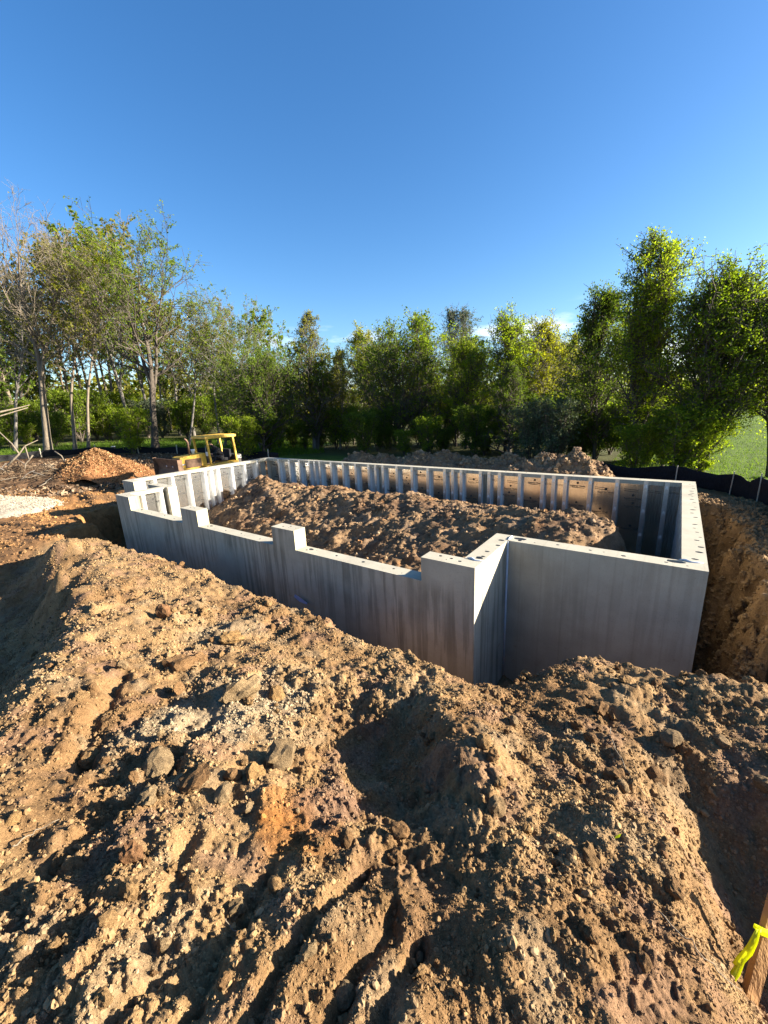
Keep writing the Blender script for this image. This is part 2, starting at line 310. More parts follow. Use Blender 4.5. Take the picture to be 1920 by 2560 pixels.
for q in [(15.9, -3.9, -.45), (16.5, -3.2, .12), (16.3, -2.6, .02), (16.9, -4.3, .2), (17.0, -2.0, .0), (17.5, -3.5, .2), (16.4, -1.6, -.2), (16.2, -5.0, .1), (15.3, -5.4, .3), (14.8, -5.7, .4), (14.8, -6.8, .35), (13.0, -7.5, .2), (16.5, -7.5, .3), (11, -8, -.4), (20, -5, -.2), (20, 0, -.5), (13, -12, -.6),
          # right bank beyond the trench
          (16.7, 0.2, -.5), (16.9, 2.0, -.55), (16.9, 4.0, -.6), (16.7, 5.7, -.62), (16.2, 7.6, -.68), (15.2, 9.0, -.9), (17.8, 5.0, -.75), (17.6, 7.5, -.85), (19, 2, -.7), (18.2, 9.0, -1.1), (17.0, 10.5, -1.2), (14, 11, -1.2), (13.5, 14, -1.4), (16.3, 13, -1.4), (20, 14, -1.3),
          (9, 8.2, -.9), (3, 8.2, -1.0), (5, 11, -1.3), (10, 12, -1.35), (0, 14, -1.5), (5, 18, -1.6), (12, 20, -1.6), (20, 25, -1.3), (20, 40, -.8), (30, 25, -1.0), (40, 60, -.6),
          # yard at the left
          (1.5, -3.0, -1.0), (0.2, -2.6, -1.0), (-2.4, -1.5, -1.05), (-1.6, 1.5, -1.2), (-1.5, 5, -1.3), (-5, 0, -1.1), (-4, 5, -1.3), (-6, 8, -1.45), (-9, 2, -1.3), (-12, 5, -1.45), (-9, -3, -1.0), (0, -6, -1.2), (4, -6.5, -1.45), (7, -6.6, -1.5), (-12, -8, -1.0), (2, -12, -1.0),
          (-22, 5, -1.3), (-20, 12, -1.5), (-31, 5, -1.15), (-40, 10, -1.1), (-50, 15, -.9), (-28, 25, -1.5), (-12, 24, -1.7), (-35, -10, -1.0), (-60, 0, -.8), (-20, 60, -1.5), (20, 80, -1.0), (-80, 60, -.5)]:
    CTRL.append(q)
CTRL = np.array(CTRL)
_c2 = 0.05 ** 2
_A = np.sqrt(((CTRL[:, None, :2] - CTRL[None, :, :2]) ** 2).sum(-1) + _c2); _n = len(CTRL)
_S = np.block([[_A - 0.06 * np.eye(_n), np.ones((_n, 1))], [np.ones((1, _n)), np.zeros((1, 1))]])
_wt = np.linalg.solve(_S, np.append(CTRL[:, 2], 0.0))
def base_h(x, y):
    z = np.full(x.shape, _wt[-1])
    for (cx, cy, _), w_ in zip(CTRL, _wt[:-1]): z = z + w_ * np.sqrt((x - cx) ** 2 + (y - cy) ** 2 + _c2)
    return np.clip(z, -2.2, 1.2)
def d_house(x, y):
    def db(x0, x1, y0, y1):
        dx = np.maximum(np.maximum(x0 - x, x - x1), 0); dy = np.maximum(np.maximum(y0 - y, y - y1), 0); return np.hypot(dx, dy)
    return np.minimum(db(0, L, 0, W), db(XC, XF, -BUMP, 0.1))
FENCE = [at_z(-60, 1160, -1.1), at_z(0, 1153, -1.1), at_z(100, 1142, -1.1), at_z(200, 1133, -1.15), at_z(290, 1130, -1.2), at_z(400, 1132, -1.4), at_z(500, 1136, -1.55), at_z(590, 1143, -1.6), at_z(700, 1153, -1.6), at_z(860, 1160, -1.55),
         at_z(1080, 1166, -1.5), at_z(1300, 1180, -1.5), at_z(1480, 1195, -1.45), at_z(1600, 1203, -1.4), at_z(1700, 1212, -1.4), at_z(1800, 1228, -1.35), at_z(1870, 1256, -1.2), at_z(1935, 1300, -1.0), at_z(2080, 1420, -.8)]
FENCE = [np.array([q[0], q[1]]) for q in FENCE]
def d_poly(x, y, P):                                         # distance to polyline and side
    best = np.full(x.shape, 1e9); side = np.zeros(x.shape)
    for a, b_ in zip(P[:-1], P[1:]):
        e = b_ - a; tt = np.clip(((x - a[0]) * e[0] + (y - a[1]) * e[1]) / (e @ e), 0, 1)
        d = np.hypot(x - a[0] - tt * e[0], y - a[1] - tt * e[1]); s_ = np.sign(e[0] * (y - a[1]) - e[1] * (x - a[0]))
        k = d < best; best = np.where(k, d, best); side = np.where(k, s_, side)
    return best * side                                       # positive: outside the site
PF = [FENCE[0] + np.array([-40, -60])] + FENCE + [FENCE[-1] + np.array([8, -25])]
GROOVES = [([at_z(u, v, z)[:2] for u, v, z in g], w_, d_) for g, w_, d_ in (([(905, 2130, .12), (800, 2280, .22), (690, 2420, .3), (600, 2600, .37)], .035, .075), ([(985, 2260, .2), (880, 2420, .3), (800, 2600, .37)], .035, .075), ([(1040, 2330, .25), (960, 2480, .33), (900, 2620, .38)], .03, .06), ([(650, 2160, .12), (560, 2330, .25), (480, 2480, .3)], .04, .06), ([(470, 2080, .08), (400, 2250, .2)], .04, .05), ([(300, 1700, -.25), (240, 1790, -.18), (200, 1900, -.08)], .07, .08), ([(520, 1770, -.12), (430, 1880, -.05), (330, 1990, .02)], .05, .09))]
MOUND_L = [np.array(q) for q in ((1.6, .6), (1.9, -2.2), (2.5, -3.3), (4.5, -4.5), (6.6, -5.3), (7.6, -7), (7.6, -16))]
def height(x, y, full=True):
    z = base_h(x, y); D = np.hypot(x - CAM[0], y - CAM[1]); dh = d_house(x, y)
    out = d_poly(x, y, PF); grass = sstep(-0.3, 0.6, out + 0.5 * perlin(x * .7, y * .7, 91))
    mound = sstep(-.7, .1, d_poly(x, y, MOUND_L) + .3 * perlin(x * 1.1, y * 1.1, 93)) * (1 - sstep(14, 17, D)) * (1 - grass)
    bank = sstep(15.0, 15.6, x) * sstep(-1, 0, y); mound = np.where(y > 0.5, bank * .75 * (1 - grass), mound)
    rough = 0.16 + 0.84 * mound; rough = np.where(grass > 0.5, 0.3, rough)
    if full:
        z = z + rough * (0.062 * fbm(x * 1.5, y * 1.5, 3, 3) + 0.028 * fbm(x * 5.5, y * 5.5, 11, 4))
        msk = sstep(-0.2, 0.4, fbm(x * 1.3, y * 1.3, 21, 3)); wx = x + .03 * perlin(x * 9, y * 9, 23); wy = y + .03 * perlin(x * 9, y * 9, 24)
        z = z + mound * (lumps(wx, wy, .30, .10, .22, 31) * 0.5 * msk + lumps(wx, wy, .12, .05, .5, 37) * 0.9 * (0.15 + 0.85 * msk) + lumps(wx, wy, .05, .023, .65, 41) * .95 * (0.4 + .6 * msk))
        bil = 0
        for k_, (f_, a_) in enumerate(((3.5, .040), (9, .022), (21, .013), (47, .008))): bil = bil + a_ * (np.abs(perlin(x * f_, y * f_, 81 + k_)) - .3)
        z = z - mound * .055 + mound * bil * (.6 + .8 * msk)
        z = z + (1 - mound) * (1 - grass) * (lumps(x, y, .5, .10, .35, 61) * 0.5 + lumps(x, y, .2, .06, .35, 67) * .6 + 0.03 * fbm(x * 7, y * 7, 63, 4) + .05 * fbm(x * .9, y * .9, 64, 3))
        for g_, w0, dp_ in GROOVES:
            z = z - mound * dp_ * np.exp(-(d_poly(x, y, g_) / w0 + .6 * perlin(x * 5, y * 5, 95)) ** 2)
        # wheel and track ruts in the yard
        for (ax, ay), (bx, by), wd in (((-14, -9.5), (1.0, -3.6), .5), ((-15, -7.5), (0.5, -2.2), .45), ((-16, 1.0), (-1.5, -.6), .5), ((-18, 2.5), (-3, 1.2), .5)):
            e = np.array([bx - ax, by - ay]); el_ = math.hypot(*e); e = e / el_
            s_ = (x - ax) * e[0] + (y - ay) * e[1]; q = -(x - ax) * e[1] + (y - ay) * e[0] + 0.25 * np.sin(s_ * 0.5)
            inn = (np.abs(q) < wd) & (s_ > 0) & (s_ < el_)
            z = z - np.where(inn, (0.05 + 0.035 * np.sin(s_ * 21 + np.abs(q) * 9)) * np.sqrt(np.clip(1 - (q / wd) ** 2, 0, 1)) * (1 - mound), 0)
            z = z + np.where(inn, 0, 0.05 * np.exp(-((np.abs(q) - wd - .1) / .12) ** 2) * ((s_ > 0) & (s_ < el_)) * (1 - mound))
    dn = dh + np.where(y > 0, 0.24, .12) * fbm(x * 1.3, y * 1.3, 71, 4) + .07 * fbm(x * 6, y * 6, 72, 3) - .2 * (np.abs(perlin(x * .9, y * .9, 77)) - .3) * (y > 0)
    tr_ = lumps(x, y, .35, .13, .4, 85) * .7 + lumps(x, y, .12, .045, .5, 86) * .7 - 2.34 + np.maximum(dn - np.where(y > .2, .22, np.interp(x, [2.5, 3.5, 4.2, 5.3, 7, 8, 8.9, 9.8, 10.7, 11.5, 12.4, 13.4, 14.0, 14.6, 15.7], [1.0, 1.0, .68, .44, .52, .42, .44, .54, .54, .70, .76, .88, .84, .98, .95])), 0) * 3.0 + 0.06 * fbm(x * 4, y * 4, 73, 3)
    k = 0.12; hh = np.clip(0.5 + 0.5 * (tr_ - z) / k, 0, 1); z = tr_ * (1 - hh) + z * hh - k * hh * (1 - hh)
    z = np.where(dh <= 0.0, -2.42 + 0.02 * fbm(x * 3, y * 3, 75, 2), z)
    return z, mound, grass, out, dh
def gz(x, y): return float(height(np.array([float(x)]), np.array([float(y)]))[0][0])
def hits(UV):                                                # where the line of sight of a photo point meets the soil
    UV = np.asarray(UV, float); d = FWD + np.outer((UV[:, 0] - 960) / FPX, RGT) - np.outer((UV[:, 1] - 1280) / FPX, UPV)
    d /= np.linalg.norm(d, axis=1)[:, None]; tt = np.full(len(UV), 0.5); done = np.zeros(len(UV), bool)
    for i in range(420):
        P = CAM + d * tt[:, None]; z = height(P[:, 0], P[:, 1])[0]; gap = P[:, 2] - z
        done |= gap < 0.012; tt = np.where(done, tt, tt + np.clip(gap * 0.35, 0.008, 0.5))
        if done.all(): break
    return CAM + d * tt[:, None]

def soil_colour(x, y, mound, grass, out, dh):
    tan = np.array([.375, .25, .125]); brown = np.array([.25, .15, .070]); grey = np.array([.35, .28, .185]); orange = np.array([.36, .15, .032]); pink = np.array([.30, .19, .13])
    n1 = fbm(x * .9, y * .9, 101, 4)[:, None]; n2 = fbm(x * 2.7, y * 2.7, 107, 4)[:, None]
    c = tan + (brown - tan) * sstep(-.25, .55, n1) * .8; c = c + (pink - c) * sstep(.1, .6, n2) * .55; c = c + (grey - c) * sstep(.15, .7, -n2) * .45
    D = np.hypot(x - CAM[0], y - CAM[1])[:, None]
    def blob(u, v, z, r, col, c, s=1.0):
        q = at_z(u, v, z); d = np.hypot(x - q[0], y - q[1])[:, None] / r + 0.5 * fbm(x * 3, y * 3, 111, 3)[:, None]; return c + (col - c) * sstep(1.05, .5, d) * s
    c = blob(620, 1740, -.2, .55, grey * 1.12, c, .9); c = blob(420, 1790, -.15, .4, grey * 1.05, c, .8); c = blob(560, 1560, -.4, .5, grey, c, .6)
    c = blob(760, 2060, .02, .26, orange, c, .62); c = blob(730, 1990, -.02, .2, orange * 1.1, c, .5); c = blob(830, 1990, -.05, .25, pink * .9, c, .7)
    c = blob(1000, 2150, .1, .45, brown * .95, c, .6); c = blob(1300, 1700, -.3, .7, brown * 1.05, c, .6); c = blob(450, 1450, -.5, .8, tan * 1.1, c, .6)
    yard = np.array([.40, .215, .085]); yd = np.array([.25, .145, .07]); ycol = yard + (yd - yard) * sstep(-.2, .45, fbm(x * .5, y * .5, 121, 4))[:, None]
    far = sstep(23, 27, D) * (x < -2)[:, None]; mulch = np.array([.16, .095, .05]); ycol = ycol + (mulch - ycol) * far * .85
    c = ycol * (1 - mound[:, None]) + c * mound[:, None]
    bank = ((x > 15.3) & (y > -.5))[:, None]; c = np.where(bank, np.array([.30, .195, .10]) * (1 + .25 * n1), c)
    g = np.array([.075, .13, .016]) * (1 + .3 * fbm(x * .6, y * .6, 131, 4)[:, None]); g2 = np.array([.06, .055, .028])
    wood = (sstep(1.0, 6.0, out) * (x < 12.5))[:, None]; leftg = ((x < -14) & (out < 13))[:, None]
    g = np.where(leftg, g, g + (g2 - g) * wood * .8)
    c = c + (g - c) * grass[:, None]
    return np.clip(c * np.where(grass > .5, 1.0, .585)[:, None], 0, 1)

# one polar sheet round the place, split into mound, yard and grass
heading = math.atan2(_Fh[1], _Fh[0])
th = np.concatenate([np.linspace(-R_(61), R_(61), 590), np.linspace(R_(61), 2 * math.pi - R_(61), 60)[1:-1]]) + heading
rr = np.concatenate([np.geomspace(.3, 20, 640)[:-1], np.geomspace(20, 80, 90)[:-1], np.geomspace(80, 1500, 22)])
TH, RR = np.meshgrid(th, rr); GX = CAM[0] + RR * np.cos(TH); GY = CAM[1] + RR * np.sin(TH)
x, y = GX.ravel(), GY.ravel()
Z, MO, GR, OUT, DH = height(x, y)
CG = soil_colour(x, y, MO, GR, OUT, DH)
nr, nt = TH.shape
idx = np.arange(nr * nt).reshape(nr, nt); nx_ = np.roll(idx, -1, 1)
Q = np.stack([idx[:-1], idx[1:], nx_[1:], nx_[:-1]], -1).reshape(-1, 4)
cap_c = len(x); V = np.stack([x, y, Z], 1)
fm = MO[Q].mean(1); fg = GR[Q].mean(1); fy = y[Q].mean(1)
inside = (DH[Q].max(1) <= 0)
zone = np.where(inside, 3, np.where(fg > .5, 2, np.where((fm > .25) & (fy < 0.3), 1, 0)))
def submesh(name, sel):
    q = Q[sel]; u, inv = np.unique(q, return_inverse=True); me = npmesh(name, V[u], inv.reshape(-1, 4)); colattr(me, CG[u]); return me
ground = link('ground', submesh('ground', zone == 0), None, M_SOIL); tag(ground, 'bare brown graded soil of the building site with wheel ruts', None, None, 'structure')
mound_o = link('dirt_mound', submesh('dirt_mound', zone == 1), None, M_SOIL); tag(mound_o, 'heaped excavated soil in the foreground in front of the concrete walls', None, None, 'structure')
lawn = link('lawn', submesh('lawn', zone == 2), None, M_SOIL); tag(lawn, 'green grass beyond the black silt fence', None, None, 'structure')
floor_o = link('basement_floor', submesh('basement_floor', zone == 3), None, M_SOIL); tag(floor_o, 'soil floor inside the concrete walls', None, None, 'structure')

# ------------------------------------------------------------------ precast foundation
# faint upright form lines on the smooth panel
t = M_CONC2.node_tree; b = t.nodes['Principled BSDF']; geo = N(t, 'ShaderNodeNewGeometry'); sp = N(t, 'ShaderNodeSeparateXYZ'); t.links.new(geo.outputs['Position'], sp.inputs[0])
nz = noise(t, 1.5, 2, vec=geo.outputs['Position']); ad = N(t, 'ShaderNodeMath', operation='MULTIPLY_ADD', inp={1: 0.02}); t.links.new(nz.outputs[0], ad.inputs[0]); t.links.new(sp.outputs['X'], ad.inputs[2])
pp = N(t, 'ShaderNodeMath', operation='PINGPONG', inp={1: 0.1525}); t.links.new(ad.outputs[0], pp.inputs[0])
lr = ramp(t, [(0.0, (0.80, 0.80, 0.80)), (0.018, (1, 1, 1))], pp.outputs[0])
src = b.inputs['Base Color'].links[0].from_socket; nzz = noise(t, 0.9, 2, vec=geo.outputs['Position'])
t.links.new(mixc(t, 0.55, src, mixc(t, 1.0, src, lr.outputs[0], 'MULTIPLY')), b.inputs['Base Color'])

rnd = random.Random(5)
def block(mb, x0, x1, y0, y1, z0, z1, holes=(), mi=0, mix_=None):
    c = [(x0, y0), (x1, y0), (x1, y1), (x0, y1)]
    mb.add([(a, b_, z0) for a, b_ in c] + [(a, b_, z1) for a, b_ in c], [(3, 2, 1, 0), (0, 1, 5, 4), (2, 3, 7, 6), (3, 0, 4, 7)], mi)
    mb.add([(x1, y0, z0), (x1, y1, z0), (x1, y1, z1), (x1, y0, z1)], [(0, 1, 2, 3)], mi if mix_ is None else mix_)
    loops = [[Vector((a, b_, z1)) for a, b_ in c]]; rings = []
    for hx, hy, hr, asp in holes:
        n = 9; ph = rnd.random() * 6
        ring = [Vector((hx + hr * asp * math.cos(ph + 6.2832 * k / n) * (0.85 + .3 * rnd.random()), hy + hr * math.sin(ph + 6.2832 * k / n) * (0.85 + .3 * rnd.random()), z1)) for k in range(n)]
        if all(x0 + .004 < q.x < x1 - .004 and y0 + .004 < q.y < y1 - .004 for q in ring): loops.append(ring); rings.append(ring)
    flat = [v for l in loops for v in l]; base = len(mb.v)
    mb.v += [tuple(v) for v in flat]
    for tri in tessellate_polygon(loops): mb.f.append(tuple(base + i for i in tri)); mb.m.append(mi)
    for ring in rings:
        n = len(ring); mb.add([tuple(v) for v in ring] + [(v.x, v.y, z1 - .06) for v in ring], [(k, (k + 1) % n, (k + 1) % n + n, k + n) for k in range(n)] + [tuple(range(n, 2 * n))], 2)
def holes_x(x0, x1, y, step=.61, r=.022, j=.05):
    out = []; q = x0 + .15
    while q < x1 - .1:
        out.append((q + rnd.uniform(-j, j), y + rnd.uniform(-.05, .03), r * rnd.uniform(.7, 1.3), 1.3))
        if rnd.random() < .5: out.append((q + .17, y + rnd.uniform(-.07, .05), r * .45, 1.2))
        q += step * rnd.uniform(.75, 1.15)
    return out
def holes_y(y0, y1, x, step=.28, r=.02):
    out = []; q = y0 + .12
    while q < y1 - .1:
        out.append((x + rnd.uniform(-.03, .06), q, r * rnd.uniform(.6, 1.3), 1.6)); q += step * rnd.uniform(.7, 1.3)
    return out
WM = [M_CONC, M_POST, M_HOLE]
fnd = empty('concrete_foundation', (0, 0, -2.5)); tag(fnd, 'grey precast concrete basement foundation walls standing in the excavation', 'foundation')
def fpart(mb, name, mats, parent=None, bevel=0.006, smooth=False):
    if parent is None:
        o = mb.build(name, mats, fnd, bevel, smooth); o.matrix_parent_inverse = Matrix.Translation((0, 0, 2.5))
    else: o = mb.build(name, mats, parent, bevel, smooth)
    return o
G_ = 0.005; ZB = -2.5; LEDGE = -0.352
# front wall of the projecting part, with posts and dropped window sills
mb = MB(); y0, y1 = -BUMP, -BUMP + T
for a, b_, z1, e in ((XC, 3.30, 0, 1), (3.30, 5.845, LEDGE, 0), (5.845, 6.50, 0, 1), (6.50, 8.97, LEDGE, 0), (8.97, 9.565, 0, 1), (9.565, 12.105, LEDGE, 0), (12.105, XF, 0, 0)):
    hs = holes_x(a + .02, b_, (y0 + y1) / 2 + .02, .62 if z1 < 0 else .2)
    if z1 < 0: hs.append((a + .2, y1 - .09, .035, 1.9))
    block(mb, a, b_, y0, y1, ZB, z1, hs, 0, 1 if e else 0)
wall_front = fpart(mb, 'wall_panel', WM, bevel=0.0); wall_front['label'] = 'stained front panel with square posts and dropped sills'
# return wall that catches the sun
mb = MB(); block(mb, XF - T, XF, y1 + G_, T, ZB, 0, holes_y(y1 + .05, T, XF - T * .4, .27, .03) + [(XF - .1, y1 + .1, .045, 1.3)], 0)
fpart(mb, 'wall_panel', WM, bevel=0.0)
mb = MB(); block(mb, XF + G_, L, 0, T, ZB, 0, holes_x(XF + .05, L, T * .45, .5, .024) + [(XF + .14, T * .6, .055, 1.8), (L - .32, T * .72, .05, 2.2)], 0)
o = fpart(mb, 'wall_panel', [M_CONC2, M_POST, M_HOLE], bevel=0.0); o['label'] = 'smooth grey front panel at the right with faint upright form lines'
# left front panel with its opening
mb = MB()
for a, b_, z1, e in ((0, .785, 0, 1), (.785, 1.74, -.62, 0), (1.74, 2.93, 0, 0)): block(mb, a, b_, 0, T, ZB, z1, holes_x(a, b_, T * .5, .3), 0, 1 if e else 0)
fpart(mb, 'wall_panel', WM, bevel=0.0)

SK, BEAM = 0.09, 0.10
def logo_mesh():
    cu = bpy.data.curves.new('logo_print', 'FONT'); cu.body = 'Superior Walls'; cu.size = 0.062; cu.align_x = 'CENTER'; cu.offset = 0.0012
    tmp = bpy.data.objects.new('tmp', cu); COL.objects.link(tmp); dg = bpy.context.evaluated_depsgraph_get(); me = bpy.data.meshes.new_from_object(tmp.evaluated_get(dg))
    bpy.data.objects.remove(tmp); bm = bmesh.new(); bm.from_mesh(me)
    for cx, cy, r in ((-.018, .105, .022), (.018, .105, .022), (0, .123, .022), (0, .087, .022)):      # diamond emblem
        bm.faces.new([bm.verts.new((cx + dx * r * .9, cy + dy * r * .9, 0)) for dx, dy in ((1, 0), (0, 1), (-1, 0), (0, -1))])
    bm.faces.new([bm.verts.new(q) for q in ((-.13, -.03, 0), (.13, -.03, 0), (.13, -.024, 0), (-.13, -.024, 0))])
    bm.to_mesh(me); bm.free(); me.materials.clear(); me.materials.append(M_INK); me.name = 'logo_print'; return me
LOGO = logo_mesh()
mb = MB()
for k in range(2): mb.add([(-.16, -k * .045, 0), (.16, -k * .045 - .02, 0), (.16, -k * .045 - .008, 0), (-.16, -k * .045 + .012, 0)], [(0, 1, 2, 3)])
_o = mb.build('cut_mark', M_INK); MARK = _o.data; bpy.data.objects.remove(_o)
def stud_wall(p0, p1, inn, z0, studs, hole_list, length_axis):
    """wall of outer skin + top beam + studs; p0..p1 outer line, inn = unit inward normal, studs = distances along"""
    p0 = Vector(p0); p1 = Vector(p1); d = (p1 - p0).normalized(); inn = Vector(inn); ln = (p1 - p0).length
    def rect(s0, s1, q0, q1):
        c = [p0 + d * s + inn * q for s in (s0, s1) for q in (q0, q1)]; return min(v.x for v in c), max(v.x for v in c), min(v.y for v in c), max(v.y for v in c)
    mb = MB(); mb.box(*rect(0, ln, 0, SK), z0, -BEAM, 0); block(mb, *rect(0, ln, 0, T), -BEAM, 0, hole_list, 0); mb.box(*rect(0, ln, SK + .002, T - .02), z0, z0 + .2, 0)
    wp = fpart(mb, 'wall_panel', WM, bevel=0.0)
    ang = math.atan2(d.y, d.x)
    M0 = Matrix.Translation(p0) @ Matrix.Rotation(ang, 4, 'Z')
    sgn = 1 if (Matrix.Rotation(ang, 3, 'Z') @ Vector((0, 1, 0))).dot(inn) > 0 else -1
    def put(name, me, M):
        o = bpy.data.objects.new(name, me); COL.objects.link(o); o.parent = wp; o.matrix_local = M; return o
    key = 'S%d' % sgn
    if key not in STUD:
        a, b_ = sorted((sgn * (SK + .003), sgn * (T - .012)))
        m1 = MB().box(-.032, .032, a, b_, z0 + .2, -BEAM - .001); o1 = m1.build('stud', M_STUD)
        m2 = MB(); f0, f1 = sorted((sgn * (T - .011), sgn * (T + .003))); m2.box(-.046, .046, f0, f1, z0 + .2, -.012, 0)
        for q in (-.03, -.01, .01, .03):
            g0, g1 = sorted((sgn * (T + .0035), sgn * (T + .008))); m2.box(q - .004, q + .004, g0, g1, z0 + .2, -.02, 0)
        for zc in (-.14, -.75, -1.36, -1.95):
            w0, w1 = .016, .030; g = sgn * (T + .011)
            for s0, s1, zz0, zz1 in ((-1, -.25, zc - .04, zc + .04), (.25, 1, zc - .04, zc + .04), (-.25, .25, zc + .0, zc + .04)):
                m2.add([(s0 * w1, g, zz0), (s1 * w1, g, zz0), (s1 * w0, g, zz1), (s0 * w0, g, zz1)] + [(s0 * w1, sgn * (T + .0085), zz0), (s1 * w1, sgn * (T + .0085), zz0), (s1 * w0, sgn * (T + .0085), zz1), (s0 * w0, sgn * (T + .0085), zz1)],
                       [(0, 1, 2, 3), (4, 7, 6, 5), (0, 4, 5, 1), (1, 5, 6, 2), (2, 6, 7, 3), (3, 7, 4, 0)], 1)
        o2 = m2.build('stud_facing', [M_ZINC, M_TAB]); STUD[key] = (o1.data, o2.data); bpy.data.objects.remove(o1); bpy.data.objects.remove(o2)
    for s in studs:
        put('stud', STUD[key][0], M0 @ Matrix.Translation((s, 0, 0))); put('stud_facing', STUD[key][1], M0 @ Matrix.Translation((s, 0, 0)))
    ed = [0.0] + list(studs) + [ln]
    for i, (a, b_) in enumerate(zip(ed[:-1], ed[1:])):
        if b_ - a < .12: continue
        s0, s1 = a + (.034 if i else T), b_ - (.034 if i < len(ed) - 2 else T)
        if s1 - s0 < .06: continue
        f0, f1 = sorted((sgn * (SK + .002), sgn * (SK + .014)))
        fo = MB().box(-(s1 - s0) / 2, (s1 - s0) / 2, f0, f1, z0 + .2, -BEAM - .002).build('insulation_panel', M_FOIL, wp); fo.matrix_local = M0 @ Matrix.Translation(((s0 + s1) / 2, 0, 0))
        face = Matrix.Rotation(math.pi / 2, 4, 'X') if sgn < 0 else Matrix.Rotation(math.pi, 4, 'Z') @ Matrix.Rotation(math.pi / 2, 4, 'X')
        off = .10
        for kk in range(3 if s1 - s0 > .4 else 0):
            zz = (-.30, -.72, -1.2)[kk] - .22 * ((i * 7 + kk) % 3) * .5
            put('logo_print', LOGO, M0 @ Matrix.Translation(((s0 + s1) / 2 + rnd.uniform(-.05, .08), sgn * (SK + .0165), zz)) @ face)
        put('cut_mark', MARK, M0 @ Matrix.Translation(((s0 + s1) / 2 + rnd.uniform(-.12, .1) * (s1 - s0), sgn * (SK + .0165), -.27)) @ face @ Matrix.Scale(min(1, (s1 - s0) / .4), 4))
    return wp
STUD = {}
back_studs = [.98, 1.65, 2.26, 2.84, 3.13, 3.41, 4.02, 4.63, 5.24, 5.85, 6.16, 6.48, 7.07, 7.68, 8.29, 8.90, 9.18, 9.47, 10.10, 10.37, 10.69, 11.28, 11.91, 12.20, 12.50, 13.10, 13.71, 14.32, 14.74]
bounds = [0, 6.325, 10.235, L]
for a, b_ in zip(bounds[:-1], bounds[1:]):
    o = stud_wall((a + G_ / 2, W, 0), (b_ - G_ / 2, W, 0), (0, -1, 0), ZB, [s - a for s in back_studs if a < s < b_], [(h[0], W - T * .4, h[2], h[3]) for h in holes_x(a + .02, b_, 0, .55, .016)], 'x')
    o['label'] = 'rear wall panel whose foil-faced insulation mirrors the sunlit soil'
ly0, ly1 = T + G_, W - T - G_
o = stud_wall((0, ly0, 0), (0, ly1, 0), (1, 0, 0), ZB, [s - ly0 for s in (.54, .92, 1.53, 2.15, 2.79, 3.07, 3.36, 3.97, 4.58, 5.2)], holes_y(ly0, ly1, .13, .5, .014), 'y')
o['label'] = 'sunlit left wall panel with white studs and foil insulation'
for a, b_ in ((ly0, 3.62), (3.625, ly1)):
    stud_wall((L, a, 0), (L, b_, 0), (-1, 0, 0), ZB, [q - a for q in (.6, 1.2, 1.8, 2.4, 3.0, 3.45, 3.8, 4.4, 5.0, 5.5) if a + .1 < q < b_ - .1], holes_y(a, b_, L - T * .38, .24, .022), 'y')
stud_wall((XC, -BUMP + T + G_, 0), (XC, -G_, 0), (1, 0, 0), ZB, [.32, .83], holes_y(-BUMP + T, 0, XC + .13, .4, .014), 'y')
# sealant bead in the inside corner, lumps of sealant on the corner joints
mb = MB(); mb.tube([(XF + .012, -.012, ZB), (XF + .012, -.012, -.01)], .016, 8); fpart(mb, 'sealant_bead', M_SEAL, bevel=0, smooth=True)
for sx, sy in ((XF - .10, -BUMP + T + .0), (L - .16, T), (XF + .0, T * .5)):
    mb = MB(); pts = [(sx - .12 + .06 * k, sy + .02 * math.sin(k * 2.1), .004 + .008 * math.sin(k * 1.3 + 1)) for k in range(5)] if sy != T * .5 else [(sx, .03 + .05 * k, .005) for k in range(5)]
    mb.tube(pts, [.006, .016, .013, .018, .006], 7); fpart(mb, 'sealant_bead', M_SEAL, bevel=0, smooth=True)

# ------------------------------------------------------------------ clods and stones of the mound
def ico(sub):
    bm = bmesh.new(); bmesh.ops.create_icosphere(bm, subdivisions=sub, radius=1.0); bm.verts.ensure_lookup_table()
    V_ = np.array([v.co[:] for v in bm.verts]); F_ = np.array([[v.index for v in f.verts] for f in bm.faces]); bm.free(); return V_, F_
ICO = {k: ico(k) for k in (1, 2, 3)}
def n3(P, f, s):                                             # cheap 3-D noise from three slices
    return (perlin(P[:, 0] * f + 7.3 * s, P[:, 1] * f + P[:, 2] * f * .7, s) + perlin(P[:, 1] * f - 3.1 * s, P[:, 2] * f + 1.9, s + 1) + perlin(P[:, 2] * f + 2.2 * s, P[:, 0] * f - P[:, 1] * f * .6, s + 2)) / 3
def rock_shape(sub, seed, lump=.5, facet=5):
    V_, F_ = ICO[sub]; V_ = V_.copy(); rg = np.random.RandomState(seed)
    for k in range(facet):                                   # shave flat faces
        d = rg.normal(size=3); d /= np.linalg.norm(d); c = rg.uniform(.55, .85); h = V_ @ d; V_ = V_ - np.outer(np.maximum(h - c, 0), d) * .9
    r = 1 + lump * .7 * n3(V_, 1.4, seed) + lump * .4 * n3(V_, 4.5, seed + 9) + lump * .35 * n3(V_, 11, seed + 19)
    V_ = V_ * r[:, None] * rg.uniform(.75, 1.2, 3); return V_, F_
rg = np.random.RandomState(11)
CLOD = []
for k in range(14):
    V_, F_ = rock_shape(3, 200 + k, .85 if k % 3 else .4, 3 + k % 3); me = npmesh('clod', V_, F_, False); CLOD.append(me)
CLODC = {}
def clod_mesh(k, key, col):                                  # same shape, own soil colour
    if (k, key) not in CLODC:
        me = CLOD[k].copy(); colattr(me, np.tile(np.array(col) * .56, (len(me.vertices), 1))); me.materials.append(M_STONE); CLODC[(k, key)] = me
    return CLODC[(k, key)]
